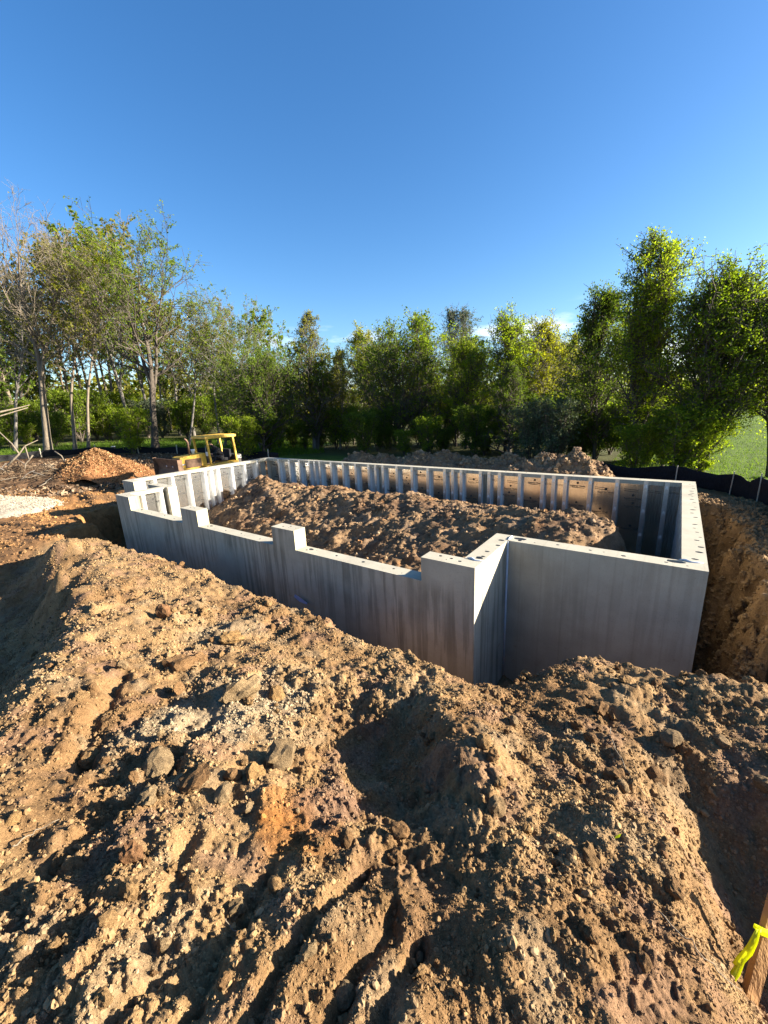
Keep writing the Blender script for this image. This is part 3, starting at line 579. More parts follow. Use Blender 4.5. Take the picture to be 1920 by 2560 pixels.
COLS = {'tan': (.39, .26, .13), 'brown': (.29, .18, .09), 'grey': (.37, .28, .165), 'red': (.31, .175, .09), 'yellow': (.42, .275, .125), 'stone': (.36, .265, .155)}
# hand-placed: photo point, width in photo pixels, colour, flatness
BIG = [(413, 1525, 44, 'red', 1.25), (578, 1580, 56, 'yellow', .8), (450, 1642, 84, 'brown', .75), (225, 1885, 62, 'tan', 1.0), (640, 1922, 66, 'yellow', .95), (600, 1700, 120, 'grey', .6), (690, 1720, 70, 'yellow', .7), (328, 2125, 60, 'red', 1.2), (322, 2212, 66, 'tan', 1.0), (410, 2345, 44, 'grey', .9),
       (893, 1582, 46, 'tan', 1.1), (922, 1594, 32, 'tan', 1.0), (860, 1570, 30, 'brown', 1), (1442, 1802, 46, 'brown', 1.0), (1476, 1836, 40, 'brown', .9), (1536, 1922, 54, 'brown', .8), (1556, 1955, 38, 'stone', .8), (1640, 1930, 60, 'brown', .9), (1908, 1945, 66, 'stone', 1.0), (768, 2362, 56, 'grey', 1.0),
       (1210, 1835, 70, 'tan', .8), (1230, 1880, 40, 'brown', 1), (1327, 1670, 24, 'brown', 1.1), (1120, 1615, 30, 'tan', 1), (1060, 1630, 36, 'tan', .8), (700, 1868, 90, 'grey', .6), (400, 1880, 110, 'grey', .7), (370, 1970, 90, 'grey', .6), (560, 1970, 60, 'grey', .9), (480, 1925, 90, 'brown', .5), (620, 2010, 44, 'grey', 1.0),
       (150, 1860, 40, 'brown', .9), (500, 1640, 40, 'brown', .9), (150, 2140, 60, 'tan', .7), (50, 2340, 46, 'tan', .8), (130, 2350, 40, 'tan', .9), (590, 2260, 60, 'grey', .8), (1240, 2010, 60, 'stone', 1.6), (1315, 2065, 30, 'yellow', .9), (1360, 2190, 36, 'stone', .8), (1000, 2060, 60, 'brown', .8), (990, 2130, 66, 'brown', .7), (870, 2090, 50, 'brown', 1),
       (1430, 2120, 36, 'stone', .8), (1480, 2330, 40, 'brown', .9), (1610, 2390, 46, 'brown', .9), (1690, 1850, 40, 'brown', .8), (1500, 1760, 60, 'brown', .7), (1640, 1700, 40, 'brown', .8), (1560, 1690, 30, 'tan', .9), (1710, 1680, 30, 'tan', .8), (1800, 1840, 50, 'stone', .6), (1680, 1830, 70, 'stone', .5), (1390, 2120, 20, 'brown', 1), (1660, 2130, 26, 'red', 1), (1690, 2070, 26, 'red', 1), (30, 2035, 44, 'yellow', .5), (960, 2240, 34, 'tan', .8), (1150, 2480, 50, 'brown', .8), (860, 2470, 70, 'grey', .9), (1050, 2420, 40, 'tan', .8), (260, 2480, 60, 'tan', .8), (560, 2440, 50, 'brown', .9)]
HP = hits([(a[0], a[1] + a[2] * .3) for a in BIG])
spots = []
for (u, v, wpx, ck, fl), P in zip(BIG, HP):
    dep = (P - CAM) @ FWD; r = wpx / FPX * dep * .42; spots.append((P[0], P[1], r, ck, fl, .45))
ths = rg.uniform(-R_(48), R_(46), 700) + heading; rs = np.exp(rg.uniform(math.log(.9), math.log(9), 700)); px, py = CAM[0] + rs * np.cos(ths), CAM[1] + rs * np.sin(ths)
hz, hm, hg, ho, hd = height(px, py)
for i in range(700):
    if len(spots) >= 285: break
    if hm[i] < .7 or hd[i] < .7 or py[i] > .2: continue
    if fbm(px[i:i + 1] * 1.1, py[i:i + 1] * 1.1, 301, 3)[0] < -.18: continue
    r = min(.0068 * rs[i] * (1 + rg.pareto(2.6)), .055)
    spots.append((px[i], py[i], r, rg.choice(['tan', 'tan', 'tan', 'tan', 'brown', 'brown', 'grey', 'tan', 'stone']), rg.uniform(.65, 1.05), rg.uniform(.1, .55)))
zz = height(np.array([s_[0] for s_ in spots]), np.array([s_[1] for s_ in spots]))[0]
for i, (x_, y_, r, ck, fl, sink) in enumerate(spots):
    o = bpy.data.objects.new('clod', clod_mesh(i % 14 if ck != 'stone' else (i % 4) * 3, ck, COLS[ck])); COL.objects.link(o); o.parent = mound_o
    o.location = (x_, y_, zz[i] + r * fl * (1 - sink) * .6); o.rotation_euler = (rg.uniform(-.5, .5), rg.uniform(-.5, .5), rg.uniform(0, 6.28)); o.scale = (r * rg.uniform(.85, 1.2), r * rg.uniform(.75, 1.0), r * fl)

M_CRUMB, t, b = mat('soil_crumb')
at_ = N(t, 'ShaderNodeAttribute', attribute_name='Col', attribute_type='INSTANCER'); geo = N(t, 'ShaderNodeNewGeometry'); nn_ = noise(t, 90, 3, .6, vec=geo.outputs['Position']); rr2 = ramp(t, [(.3, (.75, .74, .72)), (.7, (1.2, 1.19, 1.17))], nn_.outputs[0])
t.links.new(mixc(t, 1.0, at_.outputs['Color'], rr2.outputs[0], 'MULTIPLY'), b.inputs['Base Color']); b.inputs['Roughness'].default_value = .95; b.inputs['Specular IOR Level'].default_value = .12
def crumb_tree():
    g = bpy.data.node_groups.new('crumbs', 'GeometryNodeTree'); g.interface.new_socket('Geometry', in_out='INPUT', socket_type='NodeSocketGeometry'); g.interface.new_socket('Geometry', in_out='OUTPUT', socket_type='NodeSocketGeometry')
    gi = g.nodes.new('NodeGroupInput'); go = g.nodes.new('NodeGroupOutput'); jn = g.nodes.new('GeometryNodeJoinGeometry')
    for k in range(8):
        ic = N(g, 'GeometryNodeMeshIcoSphere'); ic.inputs['Radius'].default_value = 1.0; ic.inputs['Subdivisions'].default_value = 2
        ps = g.nodes.new('GeometryNodeInputPosition'); nz = N(g, 'ShaderNodeTexNoise', noise_dimensions='4D'); nz.inputs['W'].default_value = k * 3.7; nz.inputs['Scale'].default_value = 1.9; nz.inputs['Detail'].default_value = 3; g.links.new(ps.outputs[0], nz.inputs['Vector'])
        mr = N(g, 'ShaderNodeMapRange'); mr.inputs['From Min'].default_value = .3; mr.inputs['From Max'].default_value = .7; mr.inputs['To Min'].default_value = .35; mr.inputs['To Max'].default_value = 1.3; mr.clamp = False; g.links.new(nz.outputs[0], mr.inputs['Value'])
        vm = N(g, 'ShaderNodeVectorMath', operation='SCALE'); g.links.new(ps.outputs[0], vm.inputs[0]); g.links.new(mr.outputs[0], vm.inputs['Scale']); sp_ = g.nodes.new('GeometryNodeSetPosition'); g.links.new(ic.outputs[0], sp_.inputs['Geometry']); g.links.new(vm.outputs[0], sp_.inputs['Position'])
        ss = g.nodes.new('GeometryNodeSetShadeSmooth'); ss.inputs['Shade Smooth'].default_value = False; g.links.new(sp_.outputs[0], ss.inputs[0]); sm_ = g.nodes.new('GeometryNodeSetMaterial'); sm_.inputs['Material'].default_value = M_CRUMB; g.links.new(ss.outputs[0], sm_.inputs[0]); gt = g.nodes.new('GeometryNodeGeometryToInstance'); g.links.new(sm_.outputs[0], gt.inputs[0]); g.links.new(gt.outputs[0], jn.inputs[0])
    ip = g.nodes.new('GeometryNodeInstanceOnPoints'); ip.inputs['Pick Instance'].default_value = True; g.links.new(gi.outputs[0], ip.inputs['Points']); g.links.new(jn.outputs[0], ip.inputs['Instance'])
    for nm, ty, so_k in (('pick', 'INT', 'Instance Index'), ('rot', 'FLOAT_VECTOR', 'Rotation'), ('scl', 'FLOAT_VECTOR', 'Scale')):
        na = N(g, 'GeometryNodeInputNamedAttribute', data_type=ty); na.inputs['Name'].default_value = nm; g.links.new([o_ for o_ in na.outputs if o_.enabled][0], ip.inputs[so_k])
    g.links.new(ip.outputs[0], go.inputs[0]); return g
CRUMB = crumb_tree()
def crumbs(name, X, Y, Zs, sz, colr, seed, parent):
    rg = np.random.RandomState(seed); n = len(X); me = bpy.data.meshes.new(name); me.vertices.add(n); me.vertices.foreach_set('co', np.stack([X, Y, Zs], 1).astype(np.float32).ravel())
    for nm, ty, fld, arr in (('pick', 'INT', 'value', rg.randint(0, 8, n).astype(np.int32)), ('rot', 'FLOAT_VECTOR', 'vector', rg.uniform(0, 6.28, (n, 3)).astype(np.float32).ravel()), ('scl', 'FLOAT_VECTOR', 'vector', (sz[:, None] * rg.uniform(.65, 1.1, (n, 3))).astype(np.float32).ravel()), ('Col', 'FLOAT_COLOR', 'color', np.concatenate([colr, np.ones((n, 1))], 1).astype(np.float32).ravel())):
        a = me.attributes.new(nm, ty, 'POINT'); a.data.foreach_set(fld, arr)
    o = link(name, me, parent, M_CRUMB); o.modifiers.new('crumbs', 'NODES').node_group = CRUMB; o['kind'] = 'stuff'; return o
def crumb_field(name, n, r0, r1, th0, th1, smin, smax, seed, parent, cond, clump, alpha=1.9, base=.8):
    rg = np.random.RandomState(seed); a = rg.uniform(th0, th1, n) + heading; r = np.exp(rg.uniform(math.log(r0), math.log(r1), n)); X, Y = CAM[0] + r * np.cos(a), CAM[1] + r * np.sin(a); z, mo, gr, ou, dh = height(X, Y)
    k = cond(X, Y, z, mo, gr, ou, dh) & (rg.rand(n) < np.clip(base + clump * fbm(X * 1.4, Y * 1.4, seed + 5, 3), .1, 1)); X, Y, z, r = X[k], Y[k], z[k], r[k]; n = len(X)
    sz = np.minimum(smin * r * (.6 + rg.pareto(alpha, n) * .8), smax * rg.uniform(.4, 1, n)); C = soil_colour(X, Y, mo[k], gr[k], ou[k], dh[k]) * (1.06 + .16 * rg.normal(size=n))[:, None].clip(.6, 1.6)
    return crumbs(name, X, Y, z + sz * .05, sz, C.clip(0, 1), seed + 1, parent)
on_mound = lambda X, Y, z, mo, gr, ou, dh: (mo > .5) & (dh > .5) & (Y < .3)
crumb_field('loose_crumbs', 300000, .6, 13, -R_(60), R_(62), .0018, .024, 431, mound_o, lambda X, Y, z, mo, gr, ou, dh: (mo > .3) & (dh > .3) & (Y < .3), .9, alpha=2.25, base=.74)
crumb_field('loose_clods', 30000, 5.5, 30, R_(8), R_(48), .0020, .07, 481, ground, lambda X, Y, z, mo, gr, ou, dh: (gr < .3) & (dh > .6) & (X < 9) & (mo < .5), .9, base=.45)
crumb_field('loose_clods', 60000, 4.5, 16, -R_(54), -R_(24), .0024, .08, 461, ground, lambda X, Y, z, mo, gr, ou, dh: (X > 15.35) & (gr < .3) & (dh > .15) & (Y > -1), .6)

# ------------------------------------------------------------------ heaps
def heap(name, gx, gy, z, colr, label, cat, group=None, parent=None, mats=None, kind=None):
    n, m_ = gx.shape; i = np.arange(n * m_).reshape(n, m_); Q_ = np.stack([i[:-1, :-1], i[1:, :-1], i[1:, 1:], i[:-1, 1:]], -1).reshape(-1, 4)
    me = npmesh(name, np.stack([gx.ravel(), gy.ravel(), z.ravel()], 1), Q_); colattr(me, colr); o = link(name, me, parent, mats or M_SOIL); tag(o, label, cat, group, kind); return o
def stone_stuff(name, X, Y, Zs, s, sub, seed, colr, parent, material=None):
    rg = np.random.RandomState(seed); n = len(X); shapes = [rock_shape(sub, seed + q, .7, 4)[0] for q in range(10)]; F_ = ICO[sub][1]; nv = len(shapes[0])
    S = np.stack(shapes)[rg.randint(0, 10, n)] * np.stack([np.ones(n), rg.uniform(.7, 1, n), rg.uniform(.6, 1, n)], 1)[:, None, :] * s[:, None, None]; a = rg.uniform(0, 6.3, n); ca, sa = np.cos(a), np.sin(a)
    S = np.stack([S[..., 0] * ca[:, None] - S[..., 1] * sa[:, None], S[..., 0] * sa[:, None] + S[..., 1] * ca[:, None], S[..., 2]], -1) + np.stack([X, Y, Zs + s * .2], 1)[:, None, :]
    me = npmesh(name, S.reshape(-1, 3), (F_[None] + (np.arange(n) * nv)[:, None, None]).reshape(-1, 3), False); colattr(me, np.repeat(colr, nv, 0)); o = link(name, me, parent, material or M_STONE); o['kind'] = 'stuff'; return o
# pile of spoil inside the walls
PC = np.array([(1.0, 1.2, -1.6), (0.7, 3.0, -1.5), (0.75, 4.3, -.95), (1.2, 4.4, -.62), (1.65, 4.3, -.45), (2.4, 4.3, -.58), (3.9, 4.3, -.61), (5.7, 4.3, -.52), (8.06, 4.2, -.46), (9.4, 4.1, -.49), (10.57, 4.0, -.57), (11.9, 3.8, -.47), (13.05, 3.5, -.48), (13.65, 3.2, -.36), (14.05, 3.0, -.46), (14.2, 2.5, -.60), (14.35, 2.2, -1.3), (14.55, 2.5, -1.9), (14.9, 3.2, -2.2), (14.9, 1.0, -2.1), (14.7, 5.0, -2.2),
               (1, 5.5, -1.9), (4, 5.5, -1.7), (8, 5.5, -1.7), (12, 5.5, -1.8), (13.5, 4.8, -1.6), (5.3, 2.0, -1.05), (8.4, 2.0, -.92), (10.7, 2.0, -.68), (12.5, 1.8, -.48), (13.7, 1.2, -.55), (13.4, .6, -.9), (3, 2.0, -1.2), (2.2, 3.0, -.95), (5, 3.1, -.75), (7, 3.1, -.62), (9, 3.0, -.62), (7.2, 2.4, -1.0), (6.2, 1.0, -1.45), (9.4, .9, -1.15), (11.6, .9, -.85), (4, 0.2, -1.8), (7, -.3, -1.55), (10.4, -.3, -1.02), (12.0, -.2, -1.1), (11.5, -.7, -1.5), (9, -.75, -1.8), (6, -.75, -2.0), (3.2, -.75, -2.1), (2, .5, -2.0), (12.4, .5, -.95), (14.2, .5, -1.6)])
_Ap = np.sqrt(((PC[:, None, :2] - PC[None, :, :2]) ** 2).sum(-1) + .01); _wp = np.linalg.solve(np.block([[_Ap, np.ones((len(PC), 1))], [np.ones((1, len(PC))), np.zeros((1, 1))]]), np.append(PC[:, 2], 0))
def pile_h(x, y):
    z = np.full(x.shape, _wp[-1])
    for (cx, cy, _), w_ in zip(PC, _wp[:-1]): z = z + w_ * np.sqrt((x - cx) ** 2 + (y - cy) ** 2 + .01)
    msk = sstep(-.2, .4, fbm(x, y, 501, 3))
    z = z + .09 * fbm(x * 1.3, y * 1.3, 503, 3) + .05 * fbm(x * 4.2, y * 4.2, 507, 4) + lumps(x, y, .42, .16, .25, 511) * .5 * msk + lumps(x, y, .17, .065, .4, 521) * .7 * msk + lumps(x, y, .08, .035, .5, 523) * .8 - .08 * np.abs(perlin(x * 1.1, y * 1.6, 525)) - .03 * np.abs(perlin(x * 5, y * 5, 527))
    lim = np.minimum(np.minimum(x - .13, L - .13 - x), np.minimum(W - .13 - y, 10)); return np.maximum(np.minimum(z, -1.2 + lim * 2.0 + .9 * (y > 0)), -2.6)
def pile_col(x, y, s=0):
    c = np.array([.28, .19, .11]) + (np.array([.18, .115, .07]) - np.array([.28, .19, .11])) * sstep(-.2, .5, fbm(x * .8, y * .8, 531 + s, 4))[:, None]
    c = c + (np.array([.33, .24, .16]) - c) * sstep(.1, .6, fbm(x * 1.9, y * 1.9, 541 + s, 4))[:, None] * .7; c = c + (np.array([.38, .17, .045]) - c) * sstep(.35, .7, fbm(x * 1.1 + 5, y * 1.1, 551 + s, 3))[:, None] * .35; return c * .66
gx, gy = np.meshgrid(np.linspace(.2, L - .2, 520), np.linspace(-BUMP + .2, W - .2, 230)); pz = pile_h(gx, gy)
pz = np.where((gy < T) & ((gx < XC + T + .05) | (gx > XF - T - .05)), -2.6, pz)
pile = heap('dirt_pile', gx, gy, pz, pile_col(gx.ravel(), gy.ravel()), 'large heap of brown soil filling the space inside the concrete walls', 'dirt pile', 'soil heaps')
rg2 = np.random.RandomState(77); n = 60000; X, Y = rg2.uniform(.4, 14.6, n), rg2.uniform(-.95, 5.3, n); ok = ((Y > .3) | ((X > 3) & (X < 12.4))) & (rg2.rand(n) < np.clip(.6 + .8 * fbm(X * 1.2, Y * 1.2, 601, 3), .1, 1)); X, Y = X[ok], Y[ok]
crumbs('loose_clods', X, Y, pile_h(X, Y), np.minimum(.011 * (.6 + rg2.pareto(2.4, len(X)) * .8), .08 * rg2.uniform(.4, 1, len(X))), (pile_col(X, Y, 3) * (1.15 + .2 * rg2.normal(size=len(X)))[:, None]).clip(.01, 1), 611, pile)
# spoil heaps behind the rear wall
def cone_heap(name, u, v, D, rx, ry, label, cat, group, seed, colf, res=70, yaw=0.0, sharp=1.25, rough=1.0, base_drop=.1):
    top = at_d(u, v, D); g0 = gz(top[0], top[1]); hgt = max(top[2] - g0, .2)
    a, r = np.meshgrid(np.linspace(0, 2 * math.pi, res * 2), np.linspace(0, 1.0, res)); lx, ly = r * np.cos(a) * rx, r * np.sin(a) * ry
    gx = top[0] + lx * math.cos(yaw) - ly * math.sin(yaw); gy = top[1] + lx * math.sin(yaw) + ly * math.cos(yaw)
    wob = 1 + .22 * fbm(np.cos(a) * 1.3 + seed, np.sin(a) * 1.3, seed, 3); rr_ = np.clip(r * wob, 0, 1.2)
    prof = np.clip(1 - rr_, 0, 1) ** sharp * (1 - .25 * np.exp(-(rr_ * 6) ** 2) * 0)
    z0 = base_h(gx.ravel(), gy.ravel()).reshape(gx.shape) - base_drop * sstep(.85, 1.0, r)
    env = sstep(0, .3, 1 - r)
    z = z0 + hgt * prof + env * rough * (.07 * fbm(gx * 2.2, gy * 2.2, seed + 3, 4) + lumps(gx, gy, .3, .12, .5, seed + 9) * .6 + lumps(gx, gy, .13, .055, .6, seed + 12) * .7)
    gx[:, -1] = gx[:, 0]; gy[:, -1] = gy[:, 0]; z[:, -1] = z[:, 0]; z[0, :] = z[0, 0]
    return heap(name, gx, gy, z, colf(gx.ravel(), gy.ravel(), seed), label, cat, group), (gx, gy, z)
spc = lambda x, y, s: (np.array([.21, .145, .088]) * (1 + .3 * fbm(x * 1.5, y * 1.5, 700 + s, 4)[:, None]) + np.array([.03, .02, .0]) * fbm(x * 4, y * 4, 710 + s, 3)[:, None]).clip(.02, 1)
for i, (u, v, D, rx, ry, yw, lb) in enumerate([
        (903, 1132, 20.0, 1.6, 1.3, .3, 'leftmost low heap of loose soil behind the rear wall'), (965, 1137, 19.8, 2.0, 1.3, .3, 'long low soil heap right of the leftmost heap behind the rear wall'),
        (1054, 1131, 19.3, 1.9, 1.4, .5, 'lumpy soil heap behind the middle of the rear wall'), (1112, 1131, 19.0, 2.1, 1.5, .5, 'broad rounded soil heap behind the middle of the rear wall'),
        (1190, 1146, 18.3, 1.9, 1.3, .6, 'low soil heap in the dip right of the broad rounded heap'), (1270, 1138, 17.8, 1.5, 1.2, .6, 'small stony soil heap behind the right half of the rear wall'),
        (1375, 1133, 16.2, 1.7, 1.4, .7, 'smooth cone of soil, second from the right behind the rear wall'), (1444, 1131, 15.6, 1.25, 1.2, .7, 'rightmost peaked soil heap behind the rear wall near the fence')]):
    o, (hx, hy, hz_) = cone_heap('dirt_pile', u, v, D, rx * 1.25, ry * 1.2, lb, 'dirt pile', 'soil heaps', 720 + i * 13, spc, 64, yw, .75, 1.9)
    rg4 = np.random.RandomState(900 + i); k = rg4.randint(0, hx.size, 2600); X, Y = hx.ravel()[k] + rg4.normal(0, .03, 2600), hy.ravel()[k] + rg4.normal(0, .03, 2600)
    crumbs('loose_clods', X, Y, hz_.ravel()[k], np.minimum(.02 * (.6 + rg4.pareto(2.2, 2600)), .11), (spc(X, Y, i + 50) * (1.1 + .25 * rg4.normal(size=2600))[:, None]).clip(.01, 1), 905 + i, o)

# ------------------------------------------------------------------ trees
def tubes(P0, P1, R0, R1, n):
    P0, P1 = np.asarray(P0), np.asarray(P1); R0, R1 = np.asarray(R0), np.asarray(R1); d = P1 - P0; ln = np.linalg.norm(d, axis=1); d = d / np.maximum(ln, 1e-6)[:, None]
    a = np.cross(d, np.where(np.abs(d[:, 2:3]) < .9, [[0, 0, 1.0]], [[1.0, 0, 0]])); a /= np.linalg.norm(a, axis=1)[:, None]; c = np.cross(d, a)
    an = np.arange(n) * 2 * math.pi / n; ring = a[:, None, :] * np.cos(an)[None, :, None] + c[:, None, :] * np.sin(an)[None, :, None]
    V_ = np.stack([P0[:, None] + ring * R0[:, None, None], P1[:, None] + ring * R1[:, None, None]], 1).reshape(-1, 3); m_ = len(P0); j = np.arange(n)
    F_ = np.stack([j, (j + 1) % n, (j + 1) % n + n, j + n], -1)[None] + (np.arange(m_) * 2 * n)[:, None, None]; return V_, F_.reshape(-1, 4)
def leaves(P, s, rg, up=.35):
    n = len(P); nrm = rg.normal(size=(n, 3)); nrm[:, 2] += up; nrm /= np.linalg.norm(nrm, axis=1)[:, None]; a = np.cross(nrm, rg.normal(size=(n, 3))); a /= np.linalg.norm(a, axis=1)[:, None]; b_ = np.cross(nrm, a)
    s = (s * rg.uniform(.6, 1.35, n))[:, None]; V_ = np.stack([P + a * s, P + b_ * s * .55 + nrm * s * .12, P - a * s, P - b_ * s * .55 + nrm * s * .12], 1).reshape(-1, 3); return V_, np.arange(4 * n).reshape(n, 4)
ENV = {'ovate': lambda t: 1.75 * (t + .12) ** .5 * (1.03 - t) ** .72, 'conic': lambda t: (1.02 - t) ** .8, 'spread': lambda t: .45 + .75 * np.sin(np.clip(t * .8 + .15, 0, 1) * math.pi) ** .8, 'column': lambda t: .35 + .65 * np.sin(np.clip(t * .8 + .2, 0, 1) * math.pi)}
def skeleton(H, seed, t0=.25, cr=3.0, env='ovate', n1=26, n2=6, n3=4, up=.6, tr_=.16, lean=(0, 0), wob=.25, org=(0, 0, 0), crook=.25):
    rg = np.random.RandomState(seed); org = np.array(org, float); S = {6: [], 4: [], 3: []}; tips = []
    nt_ = 12; tt = np.linspace(0, 1, nt_); ph = rg.uniform(0, 6.3, 4)
    tp = org + np.stack([lean[0] * tt * H + wob * np.sin(tt * 4 + ph[0]) * tt + .4 * wob * np.sin(tt * 11 + ph[1]) * tt, lean[1] * tt * H + wob * np.sin(tt * 3.6 + ph[2]) * tt + .4 * wob * np.sin(tt * 12 + ph[3]) * tt, tt * H * .98], 1)
    rad = tr_ * (1 - tt) ** .85 + .012; rad[0] *= 1.35
    for i in range(nt_ - 1): S[6].append((tp[i], tp[i + 1], rad[i], rad[i + 1]))
    az = rg.uniform(0, 6.3)
    for i in range(n1):
        f = (i + rg.uniform(0, 1)) / n1; t = t0 + (1 - t0) * f ** .92; az += 2.4 + rg.normal(0, .5); k = t * (nt_ - 1); k0 = min(int(k), nt_ - 2); p = tp[k0] + (tp[k0 + 1] - tp[k0]) * (k - k0)
        ln = cr * ENV[env](f) * rg.uniform(.65, 1.25); e = up + .45 * f + rg.normal(0, .14); d = np.array([math.cos(az) * math.cos(e), math.sin(az) * math.cos(e), math.sin(e)])
        rb = min(tr_ * (1 - t) ** .85 * .55 + .008, .03 * ln + .01); pts = [p]; nseg = 4
        for q in range(nseg):
            d = d + rg.normal(0, crook, 3) * .5 + np.array([0, 0, .12]); d /= np.linalg.norm(d); pts.append(pts[-1] + d * ln / nseg)
        for q in range(nseg): S[4].append((pts[q], pts[q + 1], rb * (1 - q / nseg * .85), rb * (1 - (q + 1) / nseg * .85) + .003))
        for j in range(n2):
            s_ = .22 + .78 * (j + rg.uniform(0, 1)) / n2; kk = s_ * nseg; q0 = min(int(kk), nseg - 1); p2 = pts[q0] + (pts[q0 + 1] - pts[q0]) * (kk - q0); d2 = (pts[q0 + 1] - pts[q0]); d2 = d2 / np.linalg.norm(d2) * .8 + rg.normal(0, .62, 3) + np.array([0, 0, .22]); d2 /= np.linalg.norm(d2)
            l2 = ln * .42 * (1.1 - .5 * s_) * rg.uniform(.6, 1.3) + .15; r2 = rb * .4 + .003; m_ = p2 + d2 * l2 * .5; d2b = d2 + rg.normal(0, crook, 3); d2b /= np.linalg.norm(d2b); e_ = m_ + d2b * l2 * .5
            S[3].append((p2, m_, r2, r2 * .7)); S[3].append((m_, e_, r2 * .7, r2 * .35)); tips.append((m_, e_))
            for _ in range(n3):
                s3 = rg.uniform(.2, 1); p3 = (p2 + (m_ - p2) * s3 * 2) if s3 < .5 else (m_ + (e_ - m_) * (s3 * 2 - 1)); d3 = d2 * .7 + rg.normal(0, .6, 3); d3 /= np.linalg.norm(d3); e3 = p3 + d3 * (l2 * .45 * rg.uniform(.5, 1.3) + .12)
                S[3].append((p3, e3, r2 * .4 + .0015, .003)); tips.append((p3, e3))
    return S, tips
def build_tree(sk, bark, leaf, nleaf, lsize, seed, jit=.16, up=.35, lo=None, min_r=0.0):
    """meshes of the wood and of the crown; sk = list of (segments, tips)"""
    rg = np.random.RandomState(seed + 999); Vs, Fs, off = [], [], 0
    for S, _ in sk:
        for n_, segs in S.items():
            if not segs: continue
            V_, F_ = tubes([q[0] for q in segs], [q[1] for q in segs], np.maximum([q[2] for q in segs], min_r), np.maximum([q[3] for q in segs], min_r * .7), n_); Vs.append(V_); Fs.append(F_ + off); off += len(V_)
    wood = npmesh('trunk', np.concatenate(Vs), np.concatenate(Fs)); wood.materials.append(bark); crown = None
    if nleaf:
        A = np.array([q[0] for _, tp in sk for q in tp]); B = np.array([q[1] for _, tp in sk for q in tp])
        wgt = rg.gamma(.45, 1.0, len(A)) + .04; wgt *= np.linalg.norm(B - A, axis=1) + .1
        k = rg.choice(len(A), nleaf, p=wgt / wgt.sum()); s_ = rg.uniform(.3, 1.08, nleaf)[:, None]; P = A[k] + (B[k] - A[k]) * s_ + rg.normal(0, jit * .6, (nleaf, 3))
        V_, F_ = leaves(P, lsize, rg, up); crown = npmesh('crown', V_, F_, False); crown.materials.append(leaf)
    return wood, crown
USED = set()
def place_tree(name, wood, crown, x, y, z, label, cat='tree', group='trees round the site', rz=0.0, sc=1.0, pn=('trunk', 'crown')):
    if label in USED: label += ', farther right'
    USED.add(label)
    o = empty(name, (x, y, z), rz); o.scale = (sc, sc, sc); link(pn[0], wood, o)
    if crown: link(pn[1], crown, o)
    tag(o, label, cat, group); return o
def tree_at(name, u, vtop, D, label, bark, leaf, nleaf, lsize, seed, leaders=None, pn=('trunk', 'crown'), utop=None, jit=.16, min_r=.010, zoff=0, fork=None, **kw):
    b0 = at_d(u, 1100, D); g0 = gz(b0[0], b0[1]) - .08 + zoff; tp = at_d(utop if utop is not None else u, vtop, D); H = tp[2] - g0; H -= kw.get('cr', 3.0) * (float(ENV[kw.get('env', 'ovate')](1.0)) * .8 + .05); lean = ((tp[0] - b0[0]) / H, (tp[1] - b0[1]) / H)
    if leaders is None: sk = [skeleton(H, seed, lean=lean, **kw)]
    else:
        sk = []
        for i, (lx, ly, hf) in enumerate(leaders):
            if fork and i:
                o_ = sk[0][0][6][int(fork * 11 + i)][0]; kk = {**kw, 't0': .12, 'tr_': kw.get('tr_', .16) * .55, 'n1': max(6, int(kw.get('n1', 26) / len(leaders)))}
                sk.append(skeleton(H * hf - o_[2], seed + i * 17, lean=(lean[0] + lx * 1.5, lean[1] + ly * 1.5), org=o_, **kk)); continue
            sk.append(skeleton(H * hf, seed + i * 17, lean=(lean[0] + lx, lean[1] + ly), **{**kw, 'n1': max(6, int(kw.get('n1', 26) / len(leaders) * 1.25)), 'tr_': kw.get('tr_', .16) * (1 if i == 0 else .8)}))
    w_, c_ = build_tree(sk, bark, leaf, nleaf, lsize, seed, jit, min_r=min_r); return place_tree(name, w_, c_, b0[0], b0[1], g0, label, pn=pn)
RV = np.array([math.cos(YAW), math.sin(YAW)])                # towards the right of the view, for leaning leaders
def lead(a, b_): return (RV[0] * a, RV[1] * a, b_)
LM = [(-40, 'picture edge'), (30, 'leftmost thin tree'), (112, 'tall bare forked tree'), (180, 'slender dark-crowned tree'), (214, 'slender pale-trunked tree'), (330, 'forked grey tree'), (384, 'big dark trunk'), (470, 'thin sparse tree'), (545, 'tree behind the bulldozer'), (600, 'curved leaning tree'), (655, 'dense dark tree'), (785, 'pointed conical tree'), (850, 'slim young tree'), (905, 'yellow-green treetop'), (1000, 'wide dark tree'), (1065, 'thin twiggy treetop'), (1145, 'pale twin-topped tree'), (1200, 'bright yellow-green tree'), (1270, 'dark evergreen'), (1345, 'slanting bright tree'), (1425, 'small grey-green treetop'), (1500, 'narrow dark tree'), (1610, 'tallest tree'), (1775, 'broad leafy tree'), (1930, 'right edge of the picture')]
def near(u):
    a, n_ = min(LM, key=lambda q: abs(q[0] - u)); d = u - a; return ('left of the ' if d < -12 else 'right of the ' if d > 12 else 'in line with the ') + n_
